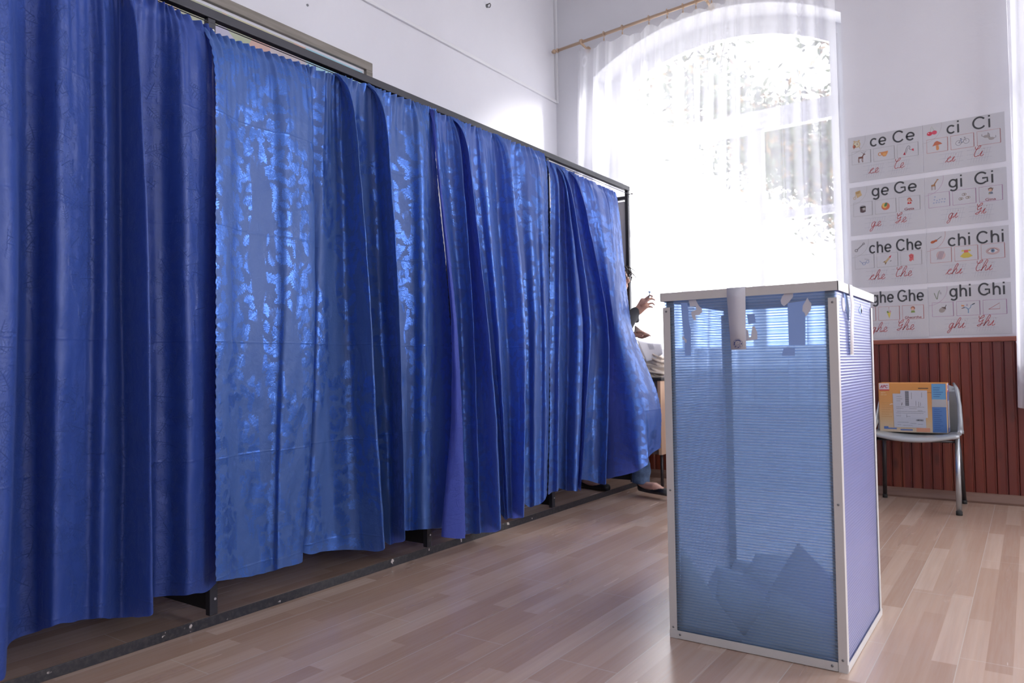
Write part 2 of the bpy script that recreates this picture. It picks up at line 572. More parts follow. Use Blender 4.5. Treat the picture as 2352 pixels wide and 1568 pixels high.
# ------------------------------------------------------------------ mesh builder
class MB:
    def __init__(s):
        s.v, s.f, s.mi, s.col, s.sm = [], [], [], [], []

    def add(s, vs, fs, mi=0, col=None, smooth=False):
        o = len(s.v)
        s.v += [Vector(p) for p in vs]
        for f in fs:
            s.f.append(tuple(i + o for i in f))
            s.mi.append(mi)
            s.col.append(col)
            s.sm.append(smooth)
        return s

    def box(s, a, b, mi=0, col=None):
        x0, x1 = sorted((a[0], b[0])); y0, y1 = sorted((a[1], b[1])); z0, z1 = sorted((a[2], b[2]))
        vs = [(x0, y0, z0), (x1, y0, z0), (x1, y1, z0), (x0, y1, z0), (x0, y0, z1), (x1, y0, z1), (x1, y1, z1), (x0, y1, z1)]
        return s.add(vs, [(0, 3, 2, 1), (4, 5, 6, 7), (0, 1, 5, 4), (1, 2, 6, 5), (2, 3, 7, 6), (3, 0, 4, 7)], mi, col)

    def obox(s, c, ax, ay, az, mi=0):
        c = Vector(c); ax = Vector(ax); ay = Vector(ay); az = Vector(az)
        vs = [c + ax * i + ay * j + az * k for k in (-1, 1) for j in (-1, 1) for i in (-1, 1)]
        return s.add(vs, [(0, 2, 3, 1), (4, 5, 7, 6), (0, 1, 5, 4), (1, 3, 7, 5), (3, 2, 6, 7), (2, 0, 4, 6)], mi)

    def tube(s, pts, r, n=10, mi=0, caps=True, smooth=True, sx=1.0):
        pts = [Vector(p) for p in pts]
        rs = r if isinstance(r, (list, tuple)) else [r] * len(pts)
        vs = []
        prev = None
        for i, p in enumerate(pts):
            d = (pts[min(i + 1, len(pts) - 1)] - pts[max(i - 1, 0)]).normalized()
            if prev is None:
                a = d.cross(Vector((0, 0, 1)))
                if a.length < .1:
                    a = d.cross(Vector((1, 0, 0)))
            else:
                a = prev - d * prev.dot(d)
            a.normalize(); prev = a
            b = d.cross(a)
            for k in range(n):
                t = 2 * PI * k / n
                vs.append(p + (a * math.cos(t) * sx + b * math.sin(t)) * rs[i])
        fs = []
        for i in range(len(pts) - 1):
            for k in range(n):
                k2 = (k + 1) % n
                fs.append((i * n + k, i * n + k2, (i + 1) * n + k2, (i + 1) * n + k))
        s.add(vs, fs, mi, None, smooth)
        if caps:
            o = len(s.v) - len(vs)
            for base, rev in ((0, True), ((len(pts) - 1) * n, False)):
                f = [o + base + k for k in range(n)]
                s.f.append(tuple(reversed(f)) if rev else tuple(f))
                s.mi.append(mi); s.col.append(None); s.sm.append(False)
        return s

    def ball(s, c, r, n=12, mi=0, sc=(1, 1, 1), rot=None):
        c = Vector(c)
        vs, fs = [], []
        h = n // 2 + 1
        for i in range(h + 1):
            ph = PI * i / h
            for k in range(n):
                th = 2 * PI * k / n
                p = Vector((math.sin(ph) * math.cos(th) * sc[0], math.sin(ph) * math.sin(th) * sc[1], math.cos(ph) * sc[2])) * r
                if rot is not None:
                    p = rot @ p
                vs.append(c + p)
        for i in range(h):
            for k in range(n):
                k2 = (k + 1) % n
                fs.append((i * n + k, (i + 1) * n + k, (i + 1) * n + k2, i * n + k2))
        return s.add(vs, fs, mi, None, True)

    def capsules(s, pts, rs, n=12, mi=0):
        """round-jointed limb, meant to be fused by a voxel remesh"""
        for i in range(len(pts)):
            s.ball(pts[i], rs[i], n, mi)
        for i in range(len(pts) - 1):
            s.tube([pts[i], pts[i + 1]], [rs[i], rs[i + 1]], n, mi)
        return s

    def grid(s, fn, nu, nv, mi=0, smooth=True, closed_u=False):
        vs = [fn(i / (nu if closed_u else nu - 1), j / (nv - 1)) for j in range(nv) for i in range(nu)]
        fs = []
        for j in range(nv - 1):
            for i in range(nu if closed_u else nu - 1):
                i2 = (i + 1) % nu
                fs.append((j * nu + i, j * nu + i2, (j + 1) * nu + i2, (j + 1) * nu + i))
        return s.add(vs, fs, mi, None, smooth)

    def prism(s, poly, axis, a, b, mi=0):
        """extrude a 2D polygon along axis from a to b"""
        def mk(p, q):
            if axis == 0: return (q, p[0], p[1])
            if axis == 1: return (p[0], q, p[1])
            return (p[0], p[1], q)
        n = len(poly)
        vs = [mk(p, a) for p in poly] + [mk(p, b) for p in poly]
        fs = [tuple(range(n)), tuple(reversed(range(n, 2 * n)))]
        fs += [(i, i + n, (i + 1) % n + n, (i + 1) % n) for i in range(n)]
        return s.add(vs, fs, mi)

    def build(s, name, mats, parent=None, loc=None, uv=None, recalc=False):
        me = bpy.data.meshes.new(name)
        origin = Vector(loc) if loc is not None else Vector((0, 0, 0))
        off = origin.copy()
        if parent is not None:
            pw = Vector(parent.get('_w', (0, 0, 0)))
            off = pw.copy(); origin = Vector((0, 0, 0))
        me.from_pydata([v - off for v in s.v], [], s.f)
        if not isinstance(mats, (list, tuple)):
            mats = [mats]
        for m in mats:
            me.materials.append(m)
        me.polygons.foreach_set('material_index', s.mi)
        me.polygons.foreach_set('use_smooth', s.sm)
        if any(c is not None for c in s.col):
            at_ = me.color_attributes.new('Ink', 'FLOAT_COLOR', 'CORNER')
            for p, c in zip(me.polygons, s.col):
                c = c or (.5, .5, .5)
                for li in p.loop_indices:
                    at_.data[li].color = (*c, 1)
        if uv is not None:
            ul = me.uv_layers.new(name='UVMap')
            for lp in me.loops:
                ul.data[lp.index].uv = uv[lp.vertex_index]
        me.validate()
        if recalc:
            bm = bmesh.new(); bm.from_mesh(me)
            bmesh.ops.remove_doubles(bm, verts=bm.verts, dist=1e-6)
            bmesh.ops.recalc_face_normals(bm, faces=bm.faces)
            bm.to_mesh(me); bm.free()
        me.update()
        o = bpy.data.objects.new(name, me)
        COL.objects.link(o)
        o.location = origin
        if parent is not None:
            o.parent = parent
            o['_w'] = tuple(off)
        else:
            o['_w'] = tuple(origin)
        return o


def bevel(o, w=.002, seg=2):
    md = o.modifiers.new('bevel', 'BEVEL')
    md.width = w; md.segments = seg; md.limit_method = 'ANGLE'
    return o


def thing(name, label, cat, loc, group=None):
    o = bpy.data.objects.new(name, None)
    COL.objects.link(o)
    o.empty_display_size = .1
    o.location = loc
    o['_w'] = tuple(loc)
    return tag(o, label, cat, group)


def tag(o, label, cat, group=None, kind=None):
    o['label'] = label
    o['category'] = cat
    if group: o['group'] = group
    if kind: o['kind'] = kind
    return o


def struct(o, label=None):
    o['kind'] = 'structure'
    if label:
        o['label'] = label
    return o


# ------------------------------------------------------------------ room shell
mb = MB(); mb.box((XL - .3, YB - .3, -.12), (XR + .3, YW + .45, 0))
struct(mb.build('floor', M_FLOOR), 'pinkish brown laminate floor of long narrow strips')
mb = MB(); mb.box((XL - .3, YB - .3, HC), (XR + .3, YW + .45, HC + .12))
struct(mb.build('ceiling', M_CEIL))
mb = MB(); mb.box((XL - .3, YB - .3, 0), (XL, YW + .45, HC))
struct(mb.build('wall_left', M_WALL), 'white wall behind the curtained booths')


def arch_pts(cx, half, zbase, zapex, R, n=24):
    """outline of an opening with a segmental head, from lower left round to lower right"""
    pts = [(cx - half, zbase)]
    for i in range(n + 1):
        x = -half + 2 * half * i / n
        pts.append((cx + x, zapex - (R - math.sqrt(R * R - x * x))))
    pts.append((cx + half, zbase))
    return pts


def wall_with_arches(name, y0, y1, xa, xb, openings, zt):
    """wall slab from y0 to y1 made of columns, with arched openings cut through"""
    mb = MB()
    def quad2(x0, x1, za0, za1, zb0, zb1):
        # prism between lower line (za0,za1) and upper line (zb0,zb1)
        mb.add([(x0, y0, za0), (x1, y0, za1), (x1, y0, zb1), (x0, y0, zb0), (x0, y1, za0), (x1, y1, za1), (x1, y1, zb1), (x0, y1, zb0)],
               [(0, 1, 2, 3), (5, 4, 7, 6), (4, 0, 3, 7), (1, 5, 6, 2), (3, 2, 6, 7), (4, 5, 1, 0)])
    x = xa
    for (cx, half, zb, za, R) in openings:
        quad2(x, cx - half, 0, 0, zt, zt)
        quad2(cx - half, cx + half, 0, 0, zb, zb)
        p = arch_pts(cx, half, zb, za, R)[1:-1]
        for a, b in zip(p[:-1], p[1:]):
            quad2(a[0], b[0], a[1], b[1], zt, zt)
        x = cx + half
    quad2(x, xb, 0, 0, zt, zt)
    return mb.build(name, M_WALL)


OPEN = [(-1.93, .95, .86, 3.51, 1.77), (.90, .95, .86, 3.51, 1.77), (3.20, .78, .86, 3.42, 1.77)]
struct(wall_with_arches('wall_far', YW, YW + .45, XL, XR, OPEN, HC), 'white window wall with two arched openings')
# right wall and rear wall with plain openings
def wall_rect(name, fn, holes, L0, L1):
    mb = MB()
    x = L0
    for a, b, z0, z1 in holes:
        for (p, q, r, s_) in ((x, a, 0, HC), (a, b, 0, z0), (a, b, z1, HC)):
            mb.box(*fn(p, q, r, s_))
        x = b
    mb.box(*fn(x, L1, 0, HC))
    return mb.build(name, M_WALL)


struct(wall_rect('wall_right', lambda p, q, r, s_: ((XR, p, r), (XR + .3, q, s_)), [(-1.9, -.1, 1.05, 3.25), (1.7, 3.5, 1.05, 3.25)], YB - .3, YW + .45))
struct(wall_rect('wall_rear', lambda p, q, r, s_: ((p, YB, r), (q, YB - .3, s_)), [(.1, 1.9, 1.05, 3.25)], XL, XR))


def window(name, cx, half, zb, za, R):
    y = YW + .25
    mb = MB()
    # arched outer frame, two stepped rings
    for (inset, wd, yy, dp) in ((.0, .07, y, .07), (.07, .06, y + .012, .05)):
        o_ = arch_pts(cx, half - inset, zb + inset, za - inset, R - inset)
        i_ = arch_pts(cx, half - inset - wd, zb + inset + wd, za - inset - wd, R - inset - wd)
        n = len(o_)
        for k in range(n):
            k2 = (k + 1) % n
            a, b, c, d = o_[k], o_[k2], i_[k2], i_[k]
            vs = [(p[0], yy, p[1]) for p in (a, b, c, d)] + [(p[0], yy + dp, p[1]) for p in (a, b, c, d)]
            mb.add(vs, [(0, 1, 2, 3), (7, 6, 5, 4), (0, 4, 5, 1), (1, 5, 6, 2), (2, 6, 7, 3), (3, 7, 4, 0)])
    fr = mb.build(name, M_FRAMEW, recalc=True)
    struct(fr, 'tall white arched window' )
    mb = MB()
    mb.box((cx - half + .12, y, 2.615), (cx + half - .12, y + .07, 2.765))
    mb.box((cx - half + .12, y - .012, 2.67), (cx + half - .12, y, 2.71))
    mb.build('transom_bar', M_FRAMEW, fr)
    for x in (cx - .28, cx + .28):
        mb = MB(); mb.box((x - .05, y, zb + .12), (x + .05, y + .07, 2.62))
        mb.box((x - .018, y - .012, zb + .12), (x + .018, y, 2.62))
        mb.box((x - .012, y - .045, 1.78), (x + .012, y - .012, 1.92))
        mb.build('mullion', M_FRAMEW, fr)
    for a, b in ((cx - half + .12, cx - .33), (cx - .23, cx + .23), (cx + .33, cx + half - .12)):
        mb = MB(); mb.box((a, y + .01, 1.93), (b, y + .06, 1.99))
        mb.build('glazing_bar', M_FRAMEW, fr)
    mb = MB()
    p = arch_pts(cx, half - .12, zb + .12, za - .12, R - .12)
    mb.add([(q[0], y + .04, q[1]) for q in p], [tuple(range(len(p)))])
    mb.build('glass', M_GLASS, fr)
    mb = MB(); mb.box((cx - half + .002, YW - .05, zb - .035), (cx + half - .002, YW + .25, zb))
    bevel(mb.build('window_sill', M_FRAMEW, fr), .006)
    return fr


window('window_1', *OPEN[0])
window('window_2', *OPEN[1])
window('window_3', *OPEN[2])  # out of view, added to bring more light into the room
for k, (a, b, ax) in enumerate(((-1.9, -.1, 0), (1.7, 3.5, 0), (.1, 1.9, 1))):  # unseen windows, modelled to carry the fill lamps
    mb = MB()
    def fb(u0, u1, z0, z1, dp=.06):
        if ax == 0: mb.box((XR + .12, u0, z0), (XR + .12 + dp, u1, z1))
        else: mb.box((u0, YB - .12 - dp, z0), (u1, YB - .12, z1))
    fb(a, b, 1.05, 1.12); fb(a, b, 3.18, 3.25); fb(a, a + .07, 1.12, 3.18); fb(b - .07, b, 1.12, 3.18)
    fb((a + b) / 2 - .04, (a + b) / 2 + .04, 1.12, 3.18); fb(a + .07, b - .07, 2.5, 2.57)
    fr = struct(mb.build('window_%d' % (k + 4), M_FRAMEW))
    mb = MB()
    if ax == 0: mb.box((XR + .06, a + .01, 1.06), (XR + .068, b - .01, 3.24))
    else: mb.box((a + .01, YB - .068, 1.06), (b - .01, YB - .06, 3.24))
    mb.build('sky_blocker', M_PAPER0, fr)  # opaque sheet added to shut the sky out of the opening


# wainscot under and between the windows: tongue-and-groove boards
mb = MB()
bw = .0565
x = XL
zt = .975
prof = []
k = 0
while x < XR - .001:
    x2 = min(x + bw, XR)
    gx = min(.012, (x2 - x) / 3)
    prof += [(x, .010), (x + .002, .0105), (x + .004, .0165), (x + .007, .018), (x2 - .013, .018), (x2 - .010, .0145), (x2 - .007, .0145), (x2 - .004, .0165), (x2 - .002, .0155)]
    x = x2
prof.append((XR, 0))
vs = []
def wz(x):
    return .825 if any(abs(x - c_[0]) < c_[1] for c_ in OPEN) else zt


for px, d in prof:
    vs += [(px, YW - .004 - d, 0), (px, YW - .004 - d, wz(px))]
fs = [(2 * i, 2 * i + 2, 2 * i + 3, 2 * i + 1) for i in range(len(prof) - 1)]
mb.add(vs, fs)
mb.box((XL, YW - .004, 0), (XR, YW, .825))
wc = struct(mb.build('trim_1', M_WAIN), 'red brown varnished board wainscot')
xe = XL
for c_ in OPEN + [(XR + 1, 1, 0, 0, 0)]:
    mb = MB(); mb.box((xe, YW - .034, zt), (min(c_[0] - c_[1], XR), YW, zt + .03))
    bevel(mb.build('cap_rail', M_WAINCAP, wc), .006)
    xe = c_[0] + c_[1]
mb = MB()
mb.prism([(YW - .022, 0), (YW - .045, 0), (YW - .047, .012), (YW - .040, .035), (YW - .030, .055), (YW - .022, .06)], 0, XL, XR)
struct(mb.build('baseboard_far', M_BASEB), 'brown skirting at the foot of the wainscot')
mb = MB(); mb.box((XL, YB, 0), (XL + .016, YW - .05, .07))
struct(mb.build('baseboard_left', M_BASEB))

# cable trunking: along the left wall, then up the corner
mb = MB()
mb.box((XL, .5, 3.09), (XL + .018, YW - .02, 3.115))
mb.box((XL + .0, YW - .02, 3.09), (XL + .025, YW, HC))
struct(bevel(mb.build('trim_2', M_FRAMEW), .003), 'white cable trunking on the left wall')

# hook and screw hole high on the left wall
p = at(1118, 14, 0, XL)
t_ = thing('wall_hook', 'small dark metal hook high on the white left wall', 'hook', p)
mb = MB()
mb.tube([p + Vector((0, 0, .01)), p + Vector((.03, 0, .012)), p + Vector((.036, 0, .0)), p + Vector((.03, 0, -.016)), p + Vector((.018, 0, -.016))], .0035, 8)
mb.build('hook_wire', M_DARKTUBE, t_)
mb = MB(); mb.tube([p, p + Vector((.004, 0, 0))], .014, 16); mb.build('wall_plate', M_RIVET, t_)
p = at(706, 12, 0, XL)
mb = MB(); mb.tube([p, p + Vector((.004, 0, 0))], .007, 10)
tag(mb.build('wall_plug', M_RIVET, None, p), 'small grey plug in the left wall above the framed map', 'wall plug')

# ------------------------------------------------------------------ framed map on the left wall
FY0, FY1, FZ0, FZ1 = 1.05, 3.177, 1.55, 2.715
pr = thing('framed_map', 'large wall map in a grey wood frame showing above the black booth rail', 'framed map', (XL, 2.1, FZ0))
fw_ = .052
M_FRM = wood('grey_wood_frame', (.17, .15, .13), (.30, .27, .24), .6, 1, 1.3)
for (a0, a1, b0, b1) in ((FY0, FY1, FZ1 - fw_, FZ1), (FY0, FY1, FZ0, FZ0 + fw_), (FY0, FY0 + fw_, FZ0 + fw_, FZ1 - fw_), (FY1 - fw_, FY1, FZ0 + fw_, FZ1 - fw_)):
    mb = MB(); mb.box((XL + .004, a0, b0), (XL + .034, a1, b1))
    bevel(mb.build('frame_side', M_FRM, pr), .004)
mb = MB(); mb.box((XL + .006, FY0 + fw_, FZ0 + fw_), (XL + .012, FY1 - fw_, FZ1 - fw_))
mb.build('mat_border', M_PAPER, pr)


def map_material():
    m = mat('map_print', (.6, .6, .5), .35)
    t = NT(m)
    c = t.coord('Object', (1, 1, 1))
    vo = t.n('ShaderNodeTexVoronoi')
    vo.inputs['Scale'].default_value = 5.5
    t.l(c, vo.inputs['Vector'])
    sc = t.n('ShaderNodeSeparateColor')
    t.l(vo.outputs['Color'], sc.inputs[0])
    land = t.ramp(sc.outputs[0], [(0, (.60, .48, .34)), (.3, (.45, .44, .60)), (.5, (.40, .50, .36)), (.75, (.62, .36, .33)), (1, (.55, .55, .38))])
    sep = t.n('ShaderNodeSeparateXYZ')
    t.l(c, sep.inputs[0])
    sea = t.ramp(t.math('ADD', sep.outputs[1], t.math('MULTIPLY', t.noise(c, 2.2, 4), .9)), [(.98, 0.0), (1.0, 1.0)])
    t.l(t.mix(sea, land, (.34, .56, .66)), t.b.inputs['Base Color'])
    return m


mb = MB(); mb.box((XL + .0125, FY0 + fw_ + .016, FZ0 + fw_ + .016), (XL + .015, FY1 - fw_ - .016, FZ1 - fw_ - .016))
mb.build('map_sheet', map_material(), pr)

# ------------------------------------------------------------------ booth frame
YP = [.437, 1.547, 2.670, 3.781, 4.876]
XF, XK = XB, -3.10
ps = .030
bf = thing('voting_booths', 'long black steel frame of four voting booths along the left wall', 'voting booths', (XF, 2.6, 0))
for xx, nm in ((XF, 'front'), (XK, 'rear')):
    mb = MB(); mb.box((xx - ps, YP[0] - ps, 2.122), (xx, YP[4], 2.155)); bevel(mb.build('top_rail', M_STEEL, bf), .003)
mb = MB()
mb.box((XF - .004, YP[0] - ps, 0), (XF, YP[4] + .03, .034)); mb.box((XF - .034, YP[0] - ps, 0), (XF - .004, YP[4] + .03, .004))
mb.box((XF - .034, YP[0] - ps, .004), (XF - .031, YP[4] + .03, .012))
bevel(mb.build('bottom_rail', M_STEELCHIP, bf), .0012)
for yy in YP:
    for xx in (XF, XK):
        mb = MB(); mb.box((xx - ps, yy - ps, .0341 if xx == XF else 0), (xx - .0045 if xx == XF else xx, yy, 2.122))
        po = bevel(mb.build('post', M_STEEL, bf), .002)
        if xx == XF:
            for z in (.09, 1.1, 1.7, 2.02, 2.08):
                mb = MB(); mb.tube([(xx - .004, yy - .012, z), (xx + .000, yy - .012, z)], .0045, 8)
                mb.build('screw', M_SCREW, po)
    mb = MB(); mb.box((XK - .0, yy - ps, 2.06), (XF - ps, yy - .006, 2.085)); mb.build('cross_bar', M_STEEL, bf)
    last = yy == YP[4]
    mb = MB(); mb.box((XK, yy - .014, .045), (XF - ps, yy - .008, .42 if last else 2.05))
    mb.build('divider_panel', M_PANEL, bf)
    if last:
        mb = MB(); mb.box((XK, yy - .013, .42), (XF - ps, yy - .008, 2.05))
        mb.build('divider_panel', M_WHITEBOARD, bf)['label'] = 'pale upper panel closing the far end'
for a, b in zip(YP[:-1], YP[1:]):
    mb = MB(); mb.box((XK, a + .002, .72), (XK + .42, b - ps - .002, .74))
    mb.build('shelf', M_PANEL, bf)
mb = MB(); mb.tube([(XF - .006, YP[0], 2.108), (XF - .006, YP[4], 2.10)], .002, 6); mb.build('curtain_cord', M_STEEL, bf)
mb = MB(); mb.tube([(XF - .03, YP[4] - .008, 2.098), (XF + .02, YP[4] - .008, 2.098)], .004, 8)
mb.tube([(XF + .02, YP[4] - .014, 2.098), (XF + .02, YP[4] - .002, 2.098)], .007, 10)
mb.build('hinge_bolt', M_SCREW, bf)


# ------------------------------------------------------------------ booth curtains
def cr(p0, p1, p2, p3, t):
    return .5 * ((2 * p1) + (-p0 + p2) * t + (2 * p0 - 5 * p1 + 4 * p2 - p3) * t * t + (-p0 + 3 * p1 - 3 * p2 + p3) * t ** 3)


DEEP = 1.75


def booth_curtain(name, label, cols, ztop, material, scal=(True, True), seed=0, hemw=.0, reverse=None):
    """cols: (px at top, mid, low, hem ; outward bulge at those four ; hem height)
    ztop: (z at first edge, z in the middle, z at last edge)"""
    ZL = [2.0, 1.15, .62, None]
    P = []
    for c in cols:
        row = []
        xh = XB + .012 + c[7] * DEEP
        hz_ = c[8] if c[8] < 2 else at(c[3], c[8], 0, xh).z
        for k in range(4):
            z = ZL[k] if ZL[k] is not None else hz_
            xx = XB + .012 + c[4 + k] * DEEP
            row.append((y_on(c[k], xx, z), xx))
        P.append((row, hz_))
    n = len(P)
    per = 14
    NS = (n - 1) * per + 1
    NZ = 170

    def col_at(s):
        i = min(int(s), n - 2)
        t = s - i
        ids = [max(i - 1, 0), i, i + 1, min(i + 2, n - 1)]
        lv = []
        for k in range(4):
            ys = [P[j][0][k][0] for j in ids]; xs = [P[j][0][k][1] for j in ids]
            lv.append((cr(*ys, t), cr(*xs, t)))
        return lv, cr(*[P[j][1] for j in ids], t)
    V, UV = [], []
    # arc length for the UVs
    arc = [0]
    pv = None
    cs = []
    for i in range(NS):
        lv, hz = col_at(i / per if i < NS - 1 else n - 1 - 1e-9)
        q = Vector(lv[1])
        if pv is not None:
            arc.append(arc[-1] + (q - pv).length)
        pv = q
        cs.append((lv, hz))
    for j in range(NZ):
        tz = j / (NZ - 1)
        for i in range(NS):
            lv, hz = cs[i]
            u = i / (NS - 1)
            zt_ = ztop[0] * (1 - u) * (1 - 2 * u) + 4 * ztop[1] * u * (1 - u) + ztop[2] * u * (2 * u - 1)
            g1 = noise.noise(Vector((arc[i] * 38, seed, 0)))
            zt_ += .006 * g1 + .003 * noise.noise(Vector((arc[i] * 120, seed, 4)))
            hz2 = hz + .004 * noise.noise(Vector((arc[i] * 20, seed, 9)))
            z = zt_ + (hz2 - zt_) * tz
            # vertical interpolation through the four levels
            zl = [2.0, 1.15, .62, hz]
            if z >= zl[0]: yy, xx = lv[0]
            elif z <= zl[3]: yy, xx = lv[3]
            else:
                k = 0
                while z < zl[k + 1]: k += 1
                t = (zl[k] - z) / (zl[k] - zl[k + 1])
                ids = [max(k - 1, 0), k, k + 1, min(k + 2, 3)]
                # chordal spacing is uneven; blend linear and smooth
                a = lv[k]; b = lv[k + 1]
                lin = (a[0] + (b[0] - a[0]) * t, a[1] + (b[1] - a[1]) * t)
                cu = (cr(*[lv[m][0] for m in ids], t), cr(*[lv[m][1] for m in ids], t))
                yy = .35 * lin[0] + .65 * cu[0]; xx = .35 * lin[1] + .65 * cu[1]
            dz = zt_ - z
            # gathered header
            amp = .009 * math.exp(-dz / .06) + .003 * math.exp(-dz / .2)
            rp = math.sin(arc[i] * 2 * PI / .034 + 2.5 * noise.noise(Vector((arc[i] * 9, seed, 1)))) + .7 * noise.noise(Vector((arc[i] * 70, seed + 3, dz * 2)))
            pinch = 1 - .75 * math.exp(-((dz - .045) / .012) ** 2) if dz < .12 else 1
            # near the header the deep folds flatten onto the cord
            fl = math.exp(-dz / .07)
            xx = xx * (1 - fl) + (XB + .006) * fl
            xx += amp * rp * pinch
            # soft secondary drape
            xx += .006 * (1 - math.exp(-dz / .2)) * noise.noise(Vector((arc[i] * 9 + seed * 5, z * .8, seed)))
            xx += .0035 * noise.noise(Vector((arc[i] * 22, z * 9, seed + 7)))
            # scalloped selvedge
            e = min(i, NS - 1 - i)
            if e < 5 and ((i < NS / 2 and scal[0]) or (i >= NS / 2 and scal[1])):
                k_ = (1 - e / 5)
                s_ = -1 if i < NS / 2 else 1
                yy += s_ * k_ * .005 * abs(math.sin(z * PI / .033))
            if z < .12 + hz2:
                xx += hemw * (1 - (z - hz2) / .12)
            V.append((xx, yy, z)); UV.append((arc[i], z))
    F = []
    for j in range(NZ - 1):
        for i in range(NS - 1):
            a = j * NS + i
            F.append((a, a + NS, a + NS + 1, a + 1))
    mb = MB(); mb.add(V, F, 0, None, True)
    if reverse:
        lim = int(reverse * per)
        mb.mi = [1 if (k % (NS - 1)) < lim else 0 for k in range(len(F))]
        material = [material, M_REV]
    base = (XB, V[NS // 2][1], .1)
    o = mb.build(name, material, None, base, UV)
    return tag(o, label, 'curtain', 'blue curtains closing the booths')


def C(T, M_, N_, B_, d, hz=.14, dt=None, db=None, dn=None):
    """one control column; d bulge at mid"""
    dt = d * .75 if dt is None else dt
    db = d if db is None else db
    dn = d if dn is None else dn
    return (T, M_, N_, B_, dt, d, dn, db, hz)


cols0 = [C(-420, -420, -420, -420, .02, .14), C(-300, -300, -300, -300, .08, .14), C(-250, -250, -250, -250, .02, .14),
         C(-150, -150, -150, -150, .03), C(-70, -70, -70, -70, .075), C(18, 30, 22, 8, .085, .10), C(40, 45, 34, 20, .0, 1478), C(85, 85, 80, 80, -.005, 1452),
         C(135, 130, 125, 120, .045, 1438), C(170, 175, 165, 165, .035, 1428), C(210, 212, 205, 200, .02, 1422), C(243, 245, 240, 235, .045, 1420), C(275, 280, 285, 280, .01, 1418),
         C(318, 342, 346, 349, .095, 1410), C(309, 330, 334, 336, -.005, .16), C(352, 360, 360, 358, -.005, 1370), C(378, 385, 388, 390, .005, 1368),
         C(415, 425, 430, 430, .045, 1366), C(440, 450, 455, 455, .04, 1362), C(475, 474, 474, 474, .03, 1358), C(494, 494, 495, 495, .012, 1340)]
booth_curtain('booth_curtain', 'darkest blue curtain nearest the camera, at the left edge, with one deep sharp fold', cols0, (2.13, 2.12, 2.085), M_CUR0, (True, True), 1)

cols1 = [C(498, 498, 498, 498, .066, 1334), C(520, 520, 520, 522, .058, 1331), C(548, 548, 545, 548, .038, 1327), C(585, 590, 585, 590, .031, 1320), C(625, 635, 630, 625, .033, 1312),
         C(655, 662, 648, 640, .050, 1306), C(690, 696, 684, 668, .044, 1299), C(718, 725, 716, 695, .034, 1290), C(712, 716, 707, 685, -.012, .17), C(745, 735, 728, 715, .0, 1272),
         C(765, 770, 765, 760, -.005, 1264), C(785, 800, 808, 815, .005, 1262), C(806, 838, 850, 868, .07, 1266), C(815, 852, 868, 884, .085, 1256), C(805, 840, 857, 872, .0, .15), C(835, 860, 875, 893, -.01, 1250),
         C(862, 885, 900, 906, .01, 1247), C(888, 917, 926, 931, .085, 1240), C(880, 907, 915, 920, .0, .15), C(905, 925, 932, 938, -.01, 1218), C(940, 950, 950, 950, .0, 1217),
         C(968, 976, 976, 976, .03, 1215), C(984, 1000, 1002, 1002, .005, 1213), C(996, 1032, 1040, 1045, -.012, 1211)]
booth_curtain('booth_curtain', 'blue curtain with bright shiny leaf pattern in a flat panel on its left', cols1, (2.068, 2.095, 2.124), M_CUR, (True, True), 2)

cols2 = [C(1003, 1047, 1062, 1070, .075, 1236, .02), C(1000, 1040, 1050, 1055, .08, 1238, .02), C(998, 1034, 1038, 1020, .065, 1233, .012), C(1000, 1037, 1036, 1014, .04, 1228, .008), C(1006, 1042, 1044, 1030, .012, .12), C(1022, 1056, 1060, 1062, .0, 1226),
         C(1040, 1072, 1080, 1085, .02, 1225), C(1060, 1086, 1095, 1103, .055, 1225), C(1054, 1081, 1090, 1098, .01, 1222), C(1064, 1095, 1108, 1118, .03, 1223), C(1077, 1118, 1140, 1151, .09, 1214), C(1070, 1109, 1130, 1139, .0, .13),
         C(1090, 1128, 1148, 1160, -.005, 1192), C(1113, 1142, 1156, 1166, .025, 1190), C(1135, 1160, 1170, 1176, .01, 1190), C(1158, 1185, 1192, 1190, .05, 1189), C(1175, 1206, 1207, 1204, .075, 1184), C(1168, 1198, 1199, 1196, .0, .13),
         C(1190, 1213, 1215, 1214, .0, 1164), C(1212, 1228, 1228, 1228, .025, 1162), C(1228, 1241, 1242, 1240, .03, 1157), C(1244, 1252, 1254, 1252, .045, 1146), C(1258, 1262, 1260, 1256, .02, 1135)]
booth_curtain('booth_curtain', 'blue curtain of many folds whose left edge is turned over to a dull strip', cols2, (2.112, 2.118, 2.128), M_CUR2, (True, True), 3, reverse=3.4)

cols3 = [C(1266, 1263, 1263, 1260, .02, 1136), C(1276, 1274, 1272, 1270, .03, 1130), C(1286, 1286, 1284, 1282, .05, 1127), C(1283, 1284, 1284, 1284, .01, .15), C(1295, 1305, 1302, 1300, .0, 1126), C(1299, 1325, 1322, 1316, .05, 1127),
         C(1303, 1338, 1336, 1328, .06, 1127), C(1300, 1334, 1332, 1326, .03, 1120), C(1312, 1357, 1347, 1334, .075, 1126), C(1308, 1350, 1340, 1326, .0, .16), C(1320, 1366, 1360, 1350, .005, 1103),
         C(1328, 1383, 1378, 1374, .03, 1110), C(1338, 1396, 1398, 1392, .07, 1111), C(1334, 1391, 1392, 1387, .01, .14), C(1350, 1399, 1399, 1397, .02, 1099),
         C(1372, 1407, 1412, 1425, .05, 1092, .03, .09, .06), C(1385, 1412, 1428, 1448, .06, 1086, .03, .16, .11), C(1395, 1420, 1448, 1467, .07, 1080, .03, .22, .16), C(1402, 1428, 1470, 1487, .07, 1066, .03, .24, .19),
         C(1412, 1440, 1498, 1489, .06, 1050, .02, .235, .20), C(1421, 1449, 1516, 1517, .05, 1028, .008, .22, .20)]
